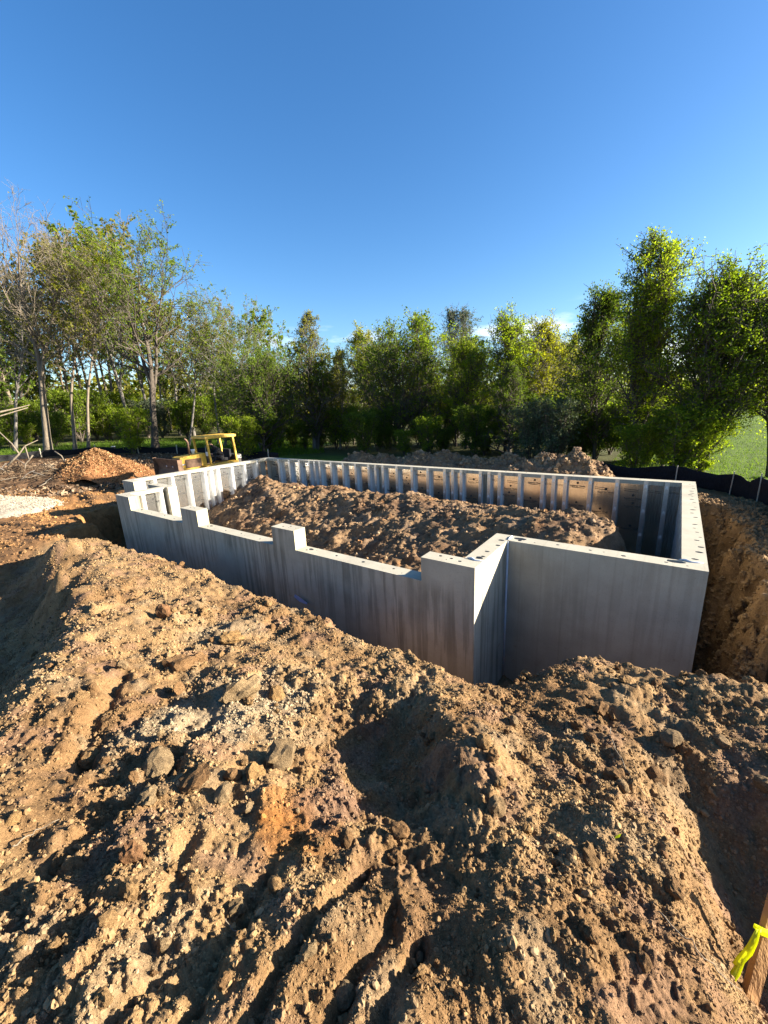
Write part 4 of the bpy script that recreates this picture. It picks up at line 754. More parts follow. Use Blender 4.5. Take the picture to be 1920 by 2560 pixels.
# left wood edge
tree_at('bare_tree', 112, 485, 52, 'tall bare forked tree with tan trunk at the far left behind the fence', M_BARK_T, M_LF_OLIVE, 316, 0.065, 1001, leaders=[lead(-.02, 1.0), lead(.16, .86)], utop=42, fork=.34, t0=.42, cr=5.6, env='spread', n1=34, n2=7, n3=5, up=.72, tr_=0.336, wob=.6, min_r=0.009)
tree_at('slender_tree', 180, 655, 50, 'slender tree with dark olive crown right of the tall bare tree', M_BARK_T, M_LF_OLIVE, 3648, 0.079, 1011, utop=168, t0=.45, cr=3.2, env='spread', n1=26, n2=6, n3=4, up=.6, tr_=0.160, wob=.5, min_r=0.012)
tree_at('slender_tree', 214, 610, 49, 'slender straight pale-trunked tree left of the wood chip heap', M_BARK_T, M_LF_YEL, 3526, 0.079, 1021, utop=215, t0=.48, cr=3.6, env='spread', n1=28, n2=6, n3=4, up=.65, tr_=0.136, wob=.5, min_r=0.012)
tree_at('broadleaf_tree', 384, 548, 47, 'large dark-trunked tree with wide thin green crown behind the chip heap', M_BARK_D, M_LF_MID, 11552, 0.084, 1031, leaders=[lead(-.03, 1.0), lead(.10, .92), lead(-.22, .86)], utop=352, fork=.25, t0=.36, cr=5.4, env='spread', n1=38, n2=7, n3=5, up=.55, tr_=0.352, wob=.5, min_r=0.013)
tree_at('forked_tree', 330, 640, 53, 'forked grey tree close behind the left of the dark-trunked tree', M_BARK_G, M_LF_OLIVE, 5107, 0.084, 1041, leaders=[lead(-.1, 1.0), lead(.06, .95)], utop=262, fork=.3, t0=.42, cr=4.2, env='spread', n1=32, n2=7, n3=4, up=.6, tr_=0.208, wob=.7, min_r=0.013)
tree_at('thin_tree', 470, 745, 50, 'thin grey tree with sparse olive leaves right of the dark-trunked tree', M_BARK_G, M_LF_OLIVE, 2918, 0.079, 1051, utop=500, t0=.4, cr=3.4, env='spread', n1=26, n2=6, n3=4, up=.6, tr_=0.136, wob=.6, min_r=0.012)
tree_at('thin_tree', 545, 735, 50, 'thin tree with feathery green top behind the yellow bulldozer', M_BARK_G, M_LF_MID, 3283, 0.079, 1061, utop=532, t0=.42, cr=3.6, env='spread', n1=28, n2=6, n3=4, up=.6, tr_=0.144, wob=.6, min_r=0.012)
tree_at('leaning_tree', 560, 765, 47, 'curved tree leaning right with feathery crown at the edge of the left wood', M_BARK_G, M_LF_MID, 4377, 0.079, 1071, leaders=[lead(0, 1.0), lead(.14, .8)], utop=598, fork=.3, t0=.38, cr=3.6, env='spread', n1=30, n2=7, n3=4, up=.5, tr_=0.152, wob=.8, min_r=0.012)
tree_at('thin_tree', 30, 640, 58, 'thin grey tree at the left edge of the picture', M_BARK_G, M_LF_OLIVE, 2675, 0.084, 1081, t0=.35, cr=4.2, env='spread', n1=28, n2=6, n3=4, up=.6, tr_=0.160, wob=.6, min_r=0.013)
# shared wood behind: several bodies, each used a few times
BK = []
for k in range(5):
    H = (17, 20, 15, 18, 13)[k]; BK.append(build_tree([skeleton(H, 1200 + k * 7, t0=(.35, .4, .3, .42, .25)[k], cr=(3.6, 4.2, 3.4, 3.8, 3.4)[k], env='spread', n1=26, n2=6, n3=3, up=.6, tr_=.19, wob=.7)], (M_BARK_G, M_BARK_T, M_BARK_D, M_BARK_G, M_BARK_D)[k], (M_LF_OLIVE, M_LF_OLIVE, M_LF_MID, M_LF_MID, M_LF_DARK)[k], (1700, 1900, 2600, 2400, 3800)[k], .18, 1200 + k, .2, min_r=.022))
rb = np.random.RandomState(8)
for i in range(34):
    u = -60 + i * 20.5 + rb.uniform(-12, 12); D = rb.uniform(64, 92); q = at_d(u, 1100, D); k = int(rb.choice([0, 1, 3, 2, 4], p=[.28, .26, .2, .13, .13]))
    place_tree('wood_tree', *BK[k], q[0], q[1], gz(q[0], q[1]) - .1, '%s deep in the wood %s' % (('thin olive tree', 'olive tree', 'mid green tree', 'green tree', 'dark tree')[k], near(u)), rz=rb.uniform(0, 6.3), sc=rb.uniform(.85, 1.2) * (1.15 if u < 420 else .9), group='trees deeper in the left wood')
for i in range(16):
    u = 600 + i * 60 + rb.uniform(-22, 22); D = rb.uniform(50, 66); q = at_d(u, 1100, D); k = int(rb.choice([2, 3, 4]))
    place_tree('wood_tree', *BK[k], q[0], q[1], gz(q[0], q[1]) - .1, '%s far behind the rear wall, %s' % (('', '', 'mid green tree', 'grey-stemmed green tree', 'dark green tree')[k], near(u)), rz=rb.uniform(0, 6.3), sc=rb.uniform(.6, .8), group='trees deeper in the wood behind')
MT = []
for k in range(4):
    H = (8.5, 7.2, 9.2, 6.4)[k]; MT.append(build_tree([skeleton(H, 1700 + k * 7, t0=.1, cr=(3.4, 3.2, 3.0, 3.4)[k], env=('ovate', 'spread', 'conic', 'ovate')[k], n1=40, n2=7, n3=4, up=.6, tr_=.12, wob=.4), skeleton(H * .86, 1750 + k * 7, t0=.12, cr=2.6, env='ovate', n1=24, n2=7, n3=4, up=.7, tr_=.08, lean=((.12, -.1, .08, -.12)[k], .1), wob=.3)], (M_BARK_D, M_BARK_G, M_BARK_G, M_BARK_D)[k], (M_LF_MID, M_LF_OLIVE, M_LF_YEL, M_LF_DARK)[k], (5200, 4000, 4000, 5200)[k], .085, 1700 + k, .2))
for i in range(18):
    u = 590 + i * 51 + rb.uniform(-18, 18); D = 41 - (u - 590) / 920 * 10 + rb.uniform(-2, 5); q = at_d(u, 1100, D); k = int(rb.choice([0, 1, 2, 3], p=[.35, .25, .15, .25]))
    place_tree('edge_tree', *MT[k], q[0], q[1], gz(q[0], q[1]) - .1, '%s mid-height tree at the wood edge, %s' % (('mid green', 'thin olive', 'yellow-green', 'dark green')[k], near(u)), rz=rb.uniform(0, 6.3), sc=rb.uniform(.7, 1.12), group='mid-height trees of the wood edge')
# middle
tree_at('conical_tree', 785, 772, 38, 'pointed conical tree with sparse olive twigs left of centre', M_BARK_G, M_LF_OLIVE, 9193, 0.066, 1301, utop=770, t0=.12, cr=3.9, env='conic', n1=66, n2=7, n3=4, up=.55, tr_=.17, wob=.2, jit=.14)
tree_at('dense_tree', 655, 905, 36, 'dense dark green tree left of the pointed conical tree', M_BARK_D, M_LF_DARK, 12729, 0.076, 1311, t0=.08, cr=4.6, env='ovate', n1=48, n2=7, n3=4, up=.5, tr_=.14, jit=.25)
tree_at('yellow_tree', 905, 832, 46, 'yellow-green treetop showing between darker trees in the middle', M_BARK_G, M_LF_YEL, 7354, 0.086, 1321, t0=.2, cr=4.2, env='ovate', n1=40, n2=7, n3=4, up=.75, tr_=.14, jit=.2)
tree_at('young_tree', 850, 872, 37, 'slim pale-stemmed young tree just right of the pointed conical tree', M_BARK_T, M_LF_OLIVE, 4525, 0.066, 1331, t0=.2, cr=2.0, env='column', n1=30, n2=6, n3=4, up=.7, tr_=.09, jit=.16)
tree_at('dense_tree', 1000, 855, 35, 'wide dark tree with thin leaves behind the middle of the rear wall', M_BARK_D, M_LF_DARK, 13436, 0.066, 1341, leaders=[lead(0, 1.0), lead(-.14, .9), lead(.16, .92)], utop=1000, t0=.08, cr=4.2, env='spread', n1=54, n2=7, n3=4, up=.55, tr_=.15, jit=.22)
tree_at('pale_tree', 1145, 775, 43, 'tall pale twin-topped tree with lacy crown right of centre', M_BARK_G, M_LF_GREY, 8486, 0.066, 1351, leaders=[lead(-.05, 1.0), lead(.06, 1.0)], utop=1145, t0=.3, cr=3.4, env='ovate', n1=50, n2=7, n3=5, up=.9, tr_=.15, jit=.12)
tree_at('bare_tree', 1065, 838, 42, 'thin twiggy treetop left of the pale twin-topped tree', M_BARK_G, M_LF_OLIVE, 1838, 0.066, 1361, t0=.3, cr=2.6, env='conic', n1=36, n2=7, n3=5, up=.7, tr_=.12)
tree_at('bright_tree', 1165, 862, 33, 'bright yellow-green leafy tree right of centre', M_BARK_D, M_LF_BRIGHT, 12729, 0.066, 1371, leaders=[lead(0, 1.0), lead(.08, .9)], t0=.22, cr=3.5, env='ovate', n1=52, n2=7, n3=4, up=.8, tr_=.12, jit=.2)
tree_at('bright_tree', 1265, 800, 31, 'tall leafy tree with bright top above a dark evergreen', M_BARK_D, M_LF_BRIGHT, 12729, 0.061, 1381, leaders=[lead(-.03, 1.0), lead(.05, .94)], t0=.25, cr=3.2, env='ovate', n1=52, n2=7, n3=4, up=.9, tr_=.12, jit=.17)
tree_at('bright_tree', 1335, 808, 33, 'slanting bright green tree left of the big right-hand trees', M_BARK_G, M_LF_YEL, 10182, 0.061, 1391, leaders=[lead(.02, 1.0), lead(.12, .92)], utop=1352, t0=.25, cr=3.2, env='ovate', n1=46, n2=7, n3=4, up=.9, tr_=.11, jit=.16)
tree_at('evergreen_tree', 1275, 905, 28, 'dark pointed evergreen in front of the bright treetops', M_BARK_D, M_LF_DARK, 12729, 0.043, 1401, t0=.03, cr=2.0, env='conic', n1=80, n2=7, n3=3, up=.35, tr_=.12, jit=.1)
tree_at('grey_tree', 1425, 858, 36, 'small grey-green treetop in the gap left of the right-hand trees', M_BARK_G, M_LF_GREY, 7072, 0.071, 1411, t0=.2, cr=2.6, env='spread', n1=36, n2=7, n3=4, up=.7, tr_=.1, jit=.2)
# right
tree_at('leafy_tree', 1490, 735, 24.5, 'narrow dark leafy tree left of the tallest right-hand tree', M_BARK_D, M_LF_DARK, 23200, 0.049, 1501, utop=1515, t0=.1, cr=2.7, env='ovate', n1=66, n2=8, n3=4, up=.8, tr_=.10, jit=.17)
tree_at('leafy_tree', 1600, 588, 22, 'tallest leafy tree on the right with twin pointed tops', M_BARK_D, M_LF_BRIGHT, 34800, 0.047, 1511, leaders=[lead(.0, 1.0), lead(.09, .97), lead(-.08, .72), lead(.02, .8)], utop=1632, t0=.2, cr=2.7, env='ovate', n1=90, n2=8, n3=4, up=.95, tr_=.13, jit=.15)
tree_at('leafy_tree', 1765, 695, 21, 'broad leafy tree with several dark stems at the right by the lawn', M_BARK_D, M_LF_MID, 36250, 0.047, 1521, leaders=[lead(.05, 1.0), lead(-.06, .92), lead(.16, .98), lead(.02, .8)], utop=1800, t0=.24, cr=3.0, env='ovate', n1=96, n2=8, n3=4, up=.75, tr_=.13, jit=.18)
tree_at('leafy_tree', 1945, 735, 22, 'bright leafy tree cut by the right edge of the picture', M_BARK_D, M_LF_BRIGHT, 24650, 0.047, 1531, leaders=[lead(0, 1.0), lead(.12, .95)], t0=.3, cr=2.6, env='ovate', n1=66, n2=8, n3=4, up=.6, tr_=.12, jit=.2)
# shrubs along the wood edge
SH = []
for k, (lf, nl, ls) in enumerate(((M_LF_DARK, 8320, 0.068), (M_LF_MID, 6720, 0.068), (M_LF_GREY, 6080, 0.056), (M_LF_BRIGHT, 6720, 0.068), (M_LF_DARK, 7680, 0.062))):
    ld = [(math.cos(a) * .35, math.sin(a) * .35) for a in np.arange(5) * 1.26 + k]; SH.append(build_tree([skeleton(3.2, 1600 + k * 31 + i, t0=.08, cr=1.25, env='ovate', n1=12, n2=6, n3=3, up=.7, tr_=.035, lean=l_, wob=.15) for i, l_ in enumerate(ld)], M_BARK_D, lf, nl, ls, 1600 + k, .16))
SHN = ('dark green', 'mid green', 'grey-green', 'bright green', 'blackish green')
def shrub(u, D, k, sc, label, group='shrubs at the wood edge', rz=None, name='shrub'):
    q = at_d(u, 1100, D); place_tree(name, *SH[k], q[0], q[1], gz(q[0], q[1]) - .05, label, 'shrub', group, rb.uniform(0, 6.3) if rz is None else rz, sc, ('stems', 'foliage'))
for u, D, k, sc, lb in [(330, 44, 3, 1.15, 'bright leafy shrub beside the big dark trunk'), (1600, 20.2, 1, .62, 'low shrub under the tallest right-hand tree'), (1745, 20.4, 3, .7, 'bright sunlit shrub by the lawn at the right fence'), (1700, 20, 1, .8, 'mid green shrub below the broad right-hand tree'), (1390, 23, 2, 1.0, 'grey-green shrub left of the right-hand trees'), (1330, 24, 2, .9, 'grey-green shrub in front of the dark evergreen'), (605, 33, 3, .9, 'pale sunlit shrub at the foot of the dense dark tree')]: shrub(u, D, k, sc, lb)
for i in range(20):
    u = -80 + i * 35 + rb.uniform(-10, 10); k = int(rb.choice([3, 1, 0, 1, 2])); shrub(u, rb.uniform(60, 78), k, rb.uniform(.7, 1.9), '%s understorey shrub %s' % (SHN[k], near(u)), 'understorey shrubs of the left wood')
for i in range(26):
    u = 600 + i * 34 + rb.uniform(-10, 10); k = int(rb.choice([0, 4, 0, 1])); D = 36 - (u - 600) / 880 * 11 + rb.uniform(-1.5, 7); shrub(u, D, k, rb.uniform(.45, 1.15), '%s shaded shrub behind rear wall, %s' % (SHN[k], near(u)), 'shrubs in the shade behind the rear wall')
for i in range(8):
    u = 1440 + i * 46 + rb.uniform(-10, 10); k = int(rb.choice([1, 0, 1])); shrub(u, rb.uniform(23.5, 29), k, rb.uniform(.7, 1.15), '%s shrub behind the right-hand stems, %s' % (SHN[k], near(u)), 'shrubs behind the right-hand trees')
# far wood as one mass
rgf = np.random.RandomState(31); nf = 26000; a = np.concatenate([rgf.uniform(-R_(20), R_(56), nf // 2), rgf.uniform(-R_(56), R_(56), nf - nf // 2)]) + heading; r = rgf.uniform(88, 125, nf); fx, fy = CAM[0] + r * np.cos(a), CAM[1] + r * np.sin(a)
topz = 7.5 + 2.5 * fbm(a * 14, r * .02, 33, 4) + 1.5 * fbm(a * 60, r * .02, 34, 2) + np.where(a - heading > R_(8), 3.5, 0); fz = -1.5 + topz * rgf.beta(1.3, 1.1, nf)
V_, F_ = leaves(np.stack([fx, fy, fz], 1), .55, rgf, .2); far = link('far_woods', npmesh('far_woods', V_, F_, False), None, M_LF_OLIVE); tag(far, 'distant hazy mass of spring woodland behind the trees', 'woods', None, 'stuff')
# grass
def grass_patch(name, n, cond, label, seed, th0, th1, r0, r1, hgt):
    rg = np.random.RandomState(seed); a = rg.uniform(th0, th1, n) + heading; r = np.exp(rg.uniform(math.log(r0), math.log(r1), n)); X, Y = CAM[0] + r * np.cos(a), CAM[1] + r * np.sin(a); z, mo, gr, ou, dh = height(X, Y, False); k = (gr > .7) & cond(X, Y, ou); X, Y, z = X[k], Y[k], z[k]; n = len(X)
    h = hgt * rg.uniform(.5, 1.3, n); an = rg.uniform(0, 6.3, n); w_ = .012 + .03 * hgt; dx, dy = np.cos(an) * w_, np.sin(an) * w_; lx, ly = rg.normal(0, .35, n) * h, rg.normal(0, .35, n) * h
    V_ = np.stack([np.stack([X - dx, Y - dy, z - .02], 1), np.stack([X + dx, Y + dy, z - .02], 1), np.stack([X + lx, Y + ly, z + h], 1)], 1).reshape(-1, 3); o = link(name, npmesh(name, V_, np.arange(3 * n).reshape(n, 3), False), None, M_GRASS); tag(o, label, 'grass', None, 'stuff'); return o
grass_patch('grass', 42000, lambda X, Y, ou: (X > 12) & (ou > .1), 'sunlit lawn grass at the right beyond the silt fence', 41, -R_(50), -R_(14), 14, 60, .10)
grass_patch('tall_grass', 36000, lambda X, Y, ou: (X < -8) & (ou > .2) & (ou < 16), 'tall bright grass between the left fence and the wood', 42, R_(8), R_(50), 34, 66, .30)

# ------------------------------------------------------------------ silt fences
def silt_fence(pts, label, step, hgt, seed, stake_r, side, stake_h):
    rg = np.random.RandomState(seed); P = np.array(pts); seg = np.linalg.norm(np.diff(P, axis=0), axis=1); cum = np.append(0, np.cumsum(seg)); tot = cum[-1]
    root = empty('silt_fence', (P[0][0], P[0][1], 0)); tag(root, label, 'fence', 'silt fences round the site')
    ss = np.arange(0, tot, .25); X = np.interp(ss, cum, P[:, 0]); Y = np.interp(ss, cum, P[:, 1]); X += .12 * fbm(ss * .35, ss * 0 + seed, seed, 3); Y += .12 * fbm(ss * .35, ss * 0 + seed + 9, seed + 1, 3)
    z = height(X, Y, False)[0]; st = np.arange(.4, tot, step) + rg.uniform(-.2, .2, len(np.arange(.4, tot, step))); sag = np.array([min(1, np.abs(st - q).min() / (step * .5)) for q in ss])
    zt = z + hgt - .16 * sag ** 1.5 + .07 * fbm(ss * .6, ss * 0, seed + 5, 3); nrow = 6; V_ = []
    for r in range(nrow):
        f = r / (nrow - 1); wv = .05 * fbm(ss * 1.3, ss * 0 + r * .7, seed + 20, 3); V_.append(np.stack([X - P[0][0] + wv, Y - P[0][1] + wv, z - .06 + (zt - z + .06) * f], 1))
    V_ = np.concatenate(V_); n = len(ss); i = np.arange(nrow * n).reshape(nrow, n); F_ = np.stack([i[:-1, :-1], i[:-1, 1:], i[1:, 1:], i[1:, :-1]], -1).reshape(-1, 4)
    o = link('fabric', npmesh('fabric', V_, F_), root, M_FABRIC); sm = o.modifiers.new('thickness', 'SOLIDIFY'); sm.thickness = .008
    for s_ in st:
        x_, y_ = np.interp(s_, ss, X), np.interp(s_, ss, Y); z_ = np.interp(s_, ss, z); k = min(np.searchsorted(cum, s_), len(P) - 1); d = P[k] - P[k - 1]; d = d / np.linalg.norm(d); nx, ny = -d[1] * side * .035, d[0] * side * .035
        lx, ly = rg.normal(0, .03, 2); hh = stake_h * rg.uniform(.93, 1.1)
        q = MB().box(-stake_r, stake_r, -stake_r * .6, stake_r * .6, -.2, hh).build('stake', M_LATH, root); q.location = (x_ - P[0][0] + nx, y_ - P[0][1] + ny, z_); q.rotation_euler = (lx, ly, math.atan2(d[1], d[0]))
silt_fence(FENCE[:9], 'low black silt fence with pale stakes along the left edge of the site', 4.2, .62, 61, .04, -1, .8)
silt_fence(FENCE[12:], 'sagging black silt fence between the dirt heaps and the right-hand lawn', 2.6, .66, 62, .018, -1, .78)

# ------------------------------------------------------------------ chip heap, brush, gravel
chc = lambda x, y, s: np.array([.20, .10, .045]) * (1 + .3 * fbm(x * 2, y * 2, 800 + s, 4)[:, None])
chip, (hx, hy, hz_) = cone_heap('wood_chip_pile', 236, 1123, 28, 3.1, 2.5, 'heap of orange wood chips beside the brush pile on the left', 'wood chips', None, 801, chc, 70, .4, .85, .7)
def litter(name, n, X, Y, Zs, s, material, parent, seed, label=None, up=.6):
    rg = np.random.RandomState(seed); P = np.stack([X, Y, Zs + s * .35], 1); nrm = rg.normal(size=(n, 3)); nrm[:, 2] += up; nrm /= np.linalg.norm(nrm, axis=1)[:, None]; a = np.cross(nrm, rg.normal(size=(n, 3))); a /= np.linalg.norm(a, axis=1)[:, None]; b_ = np.cross(nrm, a); l_ = (s * rg.uniform(.5, 1.6, n))[:, None]; w_ = l_ * rg.uniform(.15, .5, n)[:, None]
    V_ = np.stack([P + a * l_ + b_ * w_, P - a * l_ + b_ * w_, P - a * l_ - b_ * w_, P + a * l_ - b_ * w_], 1).reshape(-1, 3); o = link(name, npmesh(name, V_, np.arange(4 * n).reshape(n, 4), False), parent, material); o['kind'] = 'stuff'
    if label: tag(o, label, 'litter')
    return o
k = np.random.RandomState(3).randint(0, hx.size, 14000); k = k[(hz_.ravel()[k] > base_h(hx.ravel()[k], hy.ravel()[k]) + .05)]; jx, jy = np.random.RandomState(4).normal(0, .05, (2, len(k)))
litter('chips', len(k), hx.ravel()[k] + jx, hy.ravel()[k] + jy, hz_.ravel()[k], np.full(len(k), .038), M_CHIP, chip, 5)
brc = lambda x, y, s: np.array([.12, .075, .043]) * (1 + .45 * fbm(x * 1.4, y * 1.4, 810 + s, 4)[:, None])
def brush_pile(u, v, D, rx, ry, yw, label, seed, nb, long_pts=()):
    o, (bx_, by_, bz_) = cone_heap('brush_pile', u, v, D, rx, ry, label, 'brush pile', 'brush piles', seed, brc, 56, yw, .8, 1.2); rg = np.random.RandomState(seed); bx_, by_, bz_ = bx_[4:-8].ravel(), by_[4:-8].ravel(), bz_[4:-8].ravel()
    P0, P1, R0 = [], [], []
    for i in range(1500):
        k = rg.randint(len(bx_)); p = np.array([bx_[k], by_[k], bz_[k] + rg.uniform(-.02, .12)]); d = rg.normal(size=3) * [1, 1, .35]; d /= np.linalg.norm(d); l_ = rg.uniform(.15, .7); P0.append(p - d * l_ * .5); P1.append(p + d * l_ * .5); R0.append(rg.uniform(.006, .018))
    V_, F_ = tubes(P0, P1, np.array(R0), np.array(R0) * .6, 3); q = link('twigs', npmesh('twigs', V_, F_), o, M_TWIG); q['kind'] = 'stuff'
    for i in range(nb):
        k = rg.randint(len(bx_)); p = np.array([bx_[k], by_[k], bz_[k]]); d = rg.normal(size=3) * [1, 1, .4]; d /= np.linalg.norm(d); l_ = rg.uniform(.7, 1.9); pts = [p]
        for j in range(4): d = d + rg.normal(0, .28, 3) * [1, 1, .6]; d /= np.linalg.norm(d); pts.append(pts[-1] + d * l_ / 4)
        mz = max(0, -(min(q[2] - p[2] for q in pts)) - .1); r = rg.uniform(.02, .045); MB().tube([(q[0], q[1], q[2] + mz) for q in pts], [r, r * .85, r * .7, r * .5, r * .25], 5).build('branch', M_BARK_T if rg.rand() < .65 else M_BARK_G, o, smooth=True)
    return o
bp = brush_pile(60, 1172, 30, 4.6, 2.4, .55, 'tangled heap of dark brush and roots at the left edge', 831, 34)
brush_pile(172, 1176, 28, 3.0, 1.9, .5, 'low heap of dark brush joining the wood chip heap', 851, 22)
def limb(name, uvd, r, label, parent=None, material=None):     # a long limb through measured points
    pts = [at_d(u, v, D) for u, v, D in uvd]; n = len(pts); mb = MB().tube(pts, [r * (1 - .75 * i / (n - 1)) for i in range(n)], 7); return mb
mb = limb('', [(18, 1165, 30), (48, 1135, 30), (62, 1115, 30.2), (95, 1100, 30.6)], .06, ''); mb.tube([at_d(62, 1115, 30.2), at_d(70, 1140, 30), at_d(74, 1152, 29.8)], [.04, .03, .02], 6); mb.tube([at_d(48, 1135, 30), at_d(30, 1110, 30.4), at_d(0, 1082, 31), at_d(-40, 1030, 31.5)], [.045, .04, .03, .02], 6)
tag(mb.build('dead_limb', M_BARK_T, None, smooth=True), 'pale forked dead limb sticking up from the brush pile', 'branch', 'dead limbs at the left')
mb = limb('', [(-60, 1040, 44), (0, 1030, 44), (45, 1020, 44.3), (75, 1012, 44.6)], .10, ''); mb.tube([at_d(-60, 1052, 44), at_d(0, 1040, 44), at_d(70, 1019, 44.5)], [.06, .05, .03], 6); mb.tube([at_d(-60, 1040, 44), at_d(-90, 1060, 44), at_d(-120, 1130, 44)], [.16, .18, .2], 7)
tag(mb.build('dead_limb', M_BARK_T, None, smooth=True), 'pale broken limb reaching in from the left edge before the trees', 'branch', 'dead limbs at the left')
grc = lambda x, y, s: np.array([.30, .28, .235]) * (1 + .15 * fbm(x * 3, y * 3, 870 + s, 3)[:, None])
grav, (hx, hy, hz_) = cone_heap('gravel_pile', -70, 1240, 20.5, 2.9, 2.2, 'low spread of pale grey gravel at the left edge of the yard', 'gravel', None, 871, grc, 60, .6, .9, .35)
k = np.random.RandomState(6).randint(0, hx.size, 5000); jx, jy = np.random.RandomState(7).normal(0, .04, (2, len(k))); stone_stuff('stones', hx.ravel()[k] + jx, hy.ravel()[k] + jy, hz_.ravel()[k], np.random.RandomState(9).uniform(.012, .035, len(k)), 1, 881, np.clip(grc(hx.ravel()[k], hy.ravel()[k], 3) * 1.15, 0, 1), grav)
rg = np.random.RandomState(15); n = 9000; a = rg.uniform(R_(4), R_(46), n) + heading; r = rg.uniform(22, 44, n); X, Y = CAM[0] + r * np.cos(a), CAM[1] + r * np.sin(a); z_, mo, gr, ou, dh = height(X, Y); ok = (gr < .3) & (X < -3.2); litter('mulch', int(ok.sum()), X[ok], Y[ok], z_[ok], np.full(int(ok.sum()), .09), M_TWIG, None, 16, 'scattered bark and twig mulch over the rear of the yard')
q = at_z(285, 1124, -1.15); bk = empty('bucket', (q[0], q[1], gz(q[0], q[1]))); tag(bk, 'small dark bucket with white lid by the left fence', 'bucket'); MB().tube([(0, 0, 0), (0, 0, .42)], [.17, .2], 14).build('body', M_DKMET, bk, smooth=True); MB().tube([(0, 0, .421), (0, 0, .46)], .215, 14).build('lid', M_WHITE, bk)

# ------------------------------------------------------------------ bulldozer and its driver
q = at_d(524, 1150, 22); hd_ = RV * -.62 + np.array([-_Fh[0], -_Fh[1]]) * .78
dz = empty('bulldozer', (q[0], q[1], gz(q[0], q[1])), math.atan2(hd_[1], hd_[0])); tag(dz, 'small worn yellow bulldozer with open roll frame behind the left wall', 'bulldozer')
def part(mb, name, mats, parent=None, bevel=.012, smooth=False): return mb.build(name, mats, parent or dz, bevel, smooth)
for s in (-1, 1):
    y0, y1 = sorted((s * .42, s * .80)); ol = []
    for k in range(9): a = R_(90 + k * 22.5); ol.append((-1.05 + .36 * math.cos(a), .37 + .36 * math.sin(a)))
    for k in range(9): a = R_(-90 + k * 22.5); ol.append((1.0 + .36 * math.cos(a), .37 + .36 * math.sin(a)))
    tr_o = part(MB().prism(ol, y0, y1, 'y'), 'track', M_DKMET)
    mb = MB()
    for k in range(16): mb.box(-1.0 + k * .13, -.95 + k * .13, y0 - .01, y1 + .01, .735, .775)
    part(mb, 'grouser', M_RUST, tr_o, 0)
    mb = MB(); mb.box(-.75, .75, *sorted((s * .36, s * .415)), .3, .5); part(mb, 'track_frame', M_YEL)
    ol = [(-1.1, .86), (.5, .86), (.62, .8), (.62, .9), (-1.1, .95)]; part(MB().prism(ol, y0, y1, 'y'), 'fender', M_YEL)
part(MB().prism([(.35, .7), (1.55, .7), (1.62, 1.38), (.35, 1.46)], -.36, .36, 'y'), 'hood', M_YEL)
for s in (-1, 1):
    yy = sorted((s * .362, s * .385)); part(MB().box(.62, 1.40, *yy, .86, 1.26), 'side_panel', M_RUST)
mb = MB(); [mb.box(1.60, 1.66, -.3, .3, .78 + k * .085, .82 + k * .085) for k in range(7)]; part(mb, 'grille', M_DKMET)
part(MB().tube([(1.02, .12, 1.42), (1.02, .12, 2.02), (1.08, .12, 2.14), (1.15, .12, 2.2)], [.045, .045, .045, .04], 10), 'exhaust_stack', M_RUST, None, 0, True)
part(MB().tube([(.72, -.1, 1.44), (.72, -.1, 1.6), (.72, -.1, 1.66)], [.05, .09, .10], 10), 'air_cleaner', M_WHITE, None, 0, True)
mb = MB(); n = 9; ol = [(2.12 - .16 * math.sin(k / (n - 1) * math.pi), .45 + k / (n - 1) * .92) for k in range(n)]; ol += [(a - .05, b_) for a, b_ in reversed(ol)]; bl = part(mb.prism(ol, -1.2, 1.2, 'y'), 'blade', M_RUST)
part(MB().box(2.09, 2.15, -1.2, 1.2, .40, .449), 'cutting_edge', M_DKMET, bl, .004)
for s in (-1, 1):
    part(MB().box(1.95, 2.16, *sorted((s * 1.202, s * 1.225)), .42, 1.38), 'end_plate', M_RUST, bl, .004)
    part(MB().tube([(2.0, s * .9, .6), (.2, s * .9, .45)], .07, 8), 'push_arm', M_YEL, None, 0, True); part(MB().tube([(1.98, s * .3, 1.0), (1.3, s * .34, 1.05)], .045, 8), 'lift_ram', M_ZINC, None, 0, True)
rops = part(MB().box(-1.15, .35, -.62, .62, 2.18, 2.26), 'roll_frame_roof', M_YEL)
mb = MB(); mb.box(-1.18, .38, -.66, -.60, 2.12, 2.24); mb.box(-1.18, .38, .60, .66, 2.12, 2.24); mb.box(.36, .42, -.66, .66, 2.12, 2.24); mb.box(-1.22, -1.16, -.66, .66, 2.12, 2.24); part(mb, 'roof_rail', M_YEL, rops)
for s in (-1, 1):
    for x0_, x1_ in ((.28, .22), (-1.12, -1.2)):
        M_ = Matrix.Translation((x0_, s * .61, .94)) @ Matrix.Rotation(math.atan2(x1_ - x0_, 1.2) * -1, 4, 'Y'); part(MB().box(-.045, .045, -.045, .045, 0, 1.19, 0, M_), 'roll_post', M_YEL)
part(MB().box(-.95, -.45, -.3, .3, .96, 1.1), 'seat', M_BLACK); part(MB().box(-1.05, -.93, -.3, .3, 1.1, 1.5), 'backrest', M_BLACK)
fb = part(MB().box(-1.45, -1.12, -.5, .5, .7, 1.22), 'fuel_tank', M_DKMET)
cu = bpy.data.curves.new('lettering', 'FONT'); cu.body = 'NSC'; cu.size = .2; cu.align_x = 'CENTER'; tmp = bpy.data.objects.new('tmp', cu); COL.objects.link(tmp); lm = bpy.data.meshes.new_from_object(tmp.evaluated_get(bpy.context.evaluated_depsgraph_get())); bpy.data.objects.remove(tmp)
lm.materials.clear(); o = link('lettering', lm, dz, M_WHITE); o.matrix_local = Matrix.Translation((-1.28, .512, 1.02)) @ Matrix.Rotation(math.pi, 4, 'Z') @ Matrix.Rotation(math.pi / 2, 4, 'X')
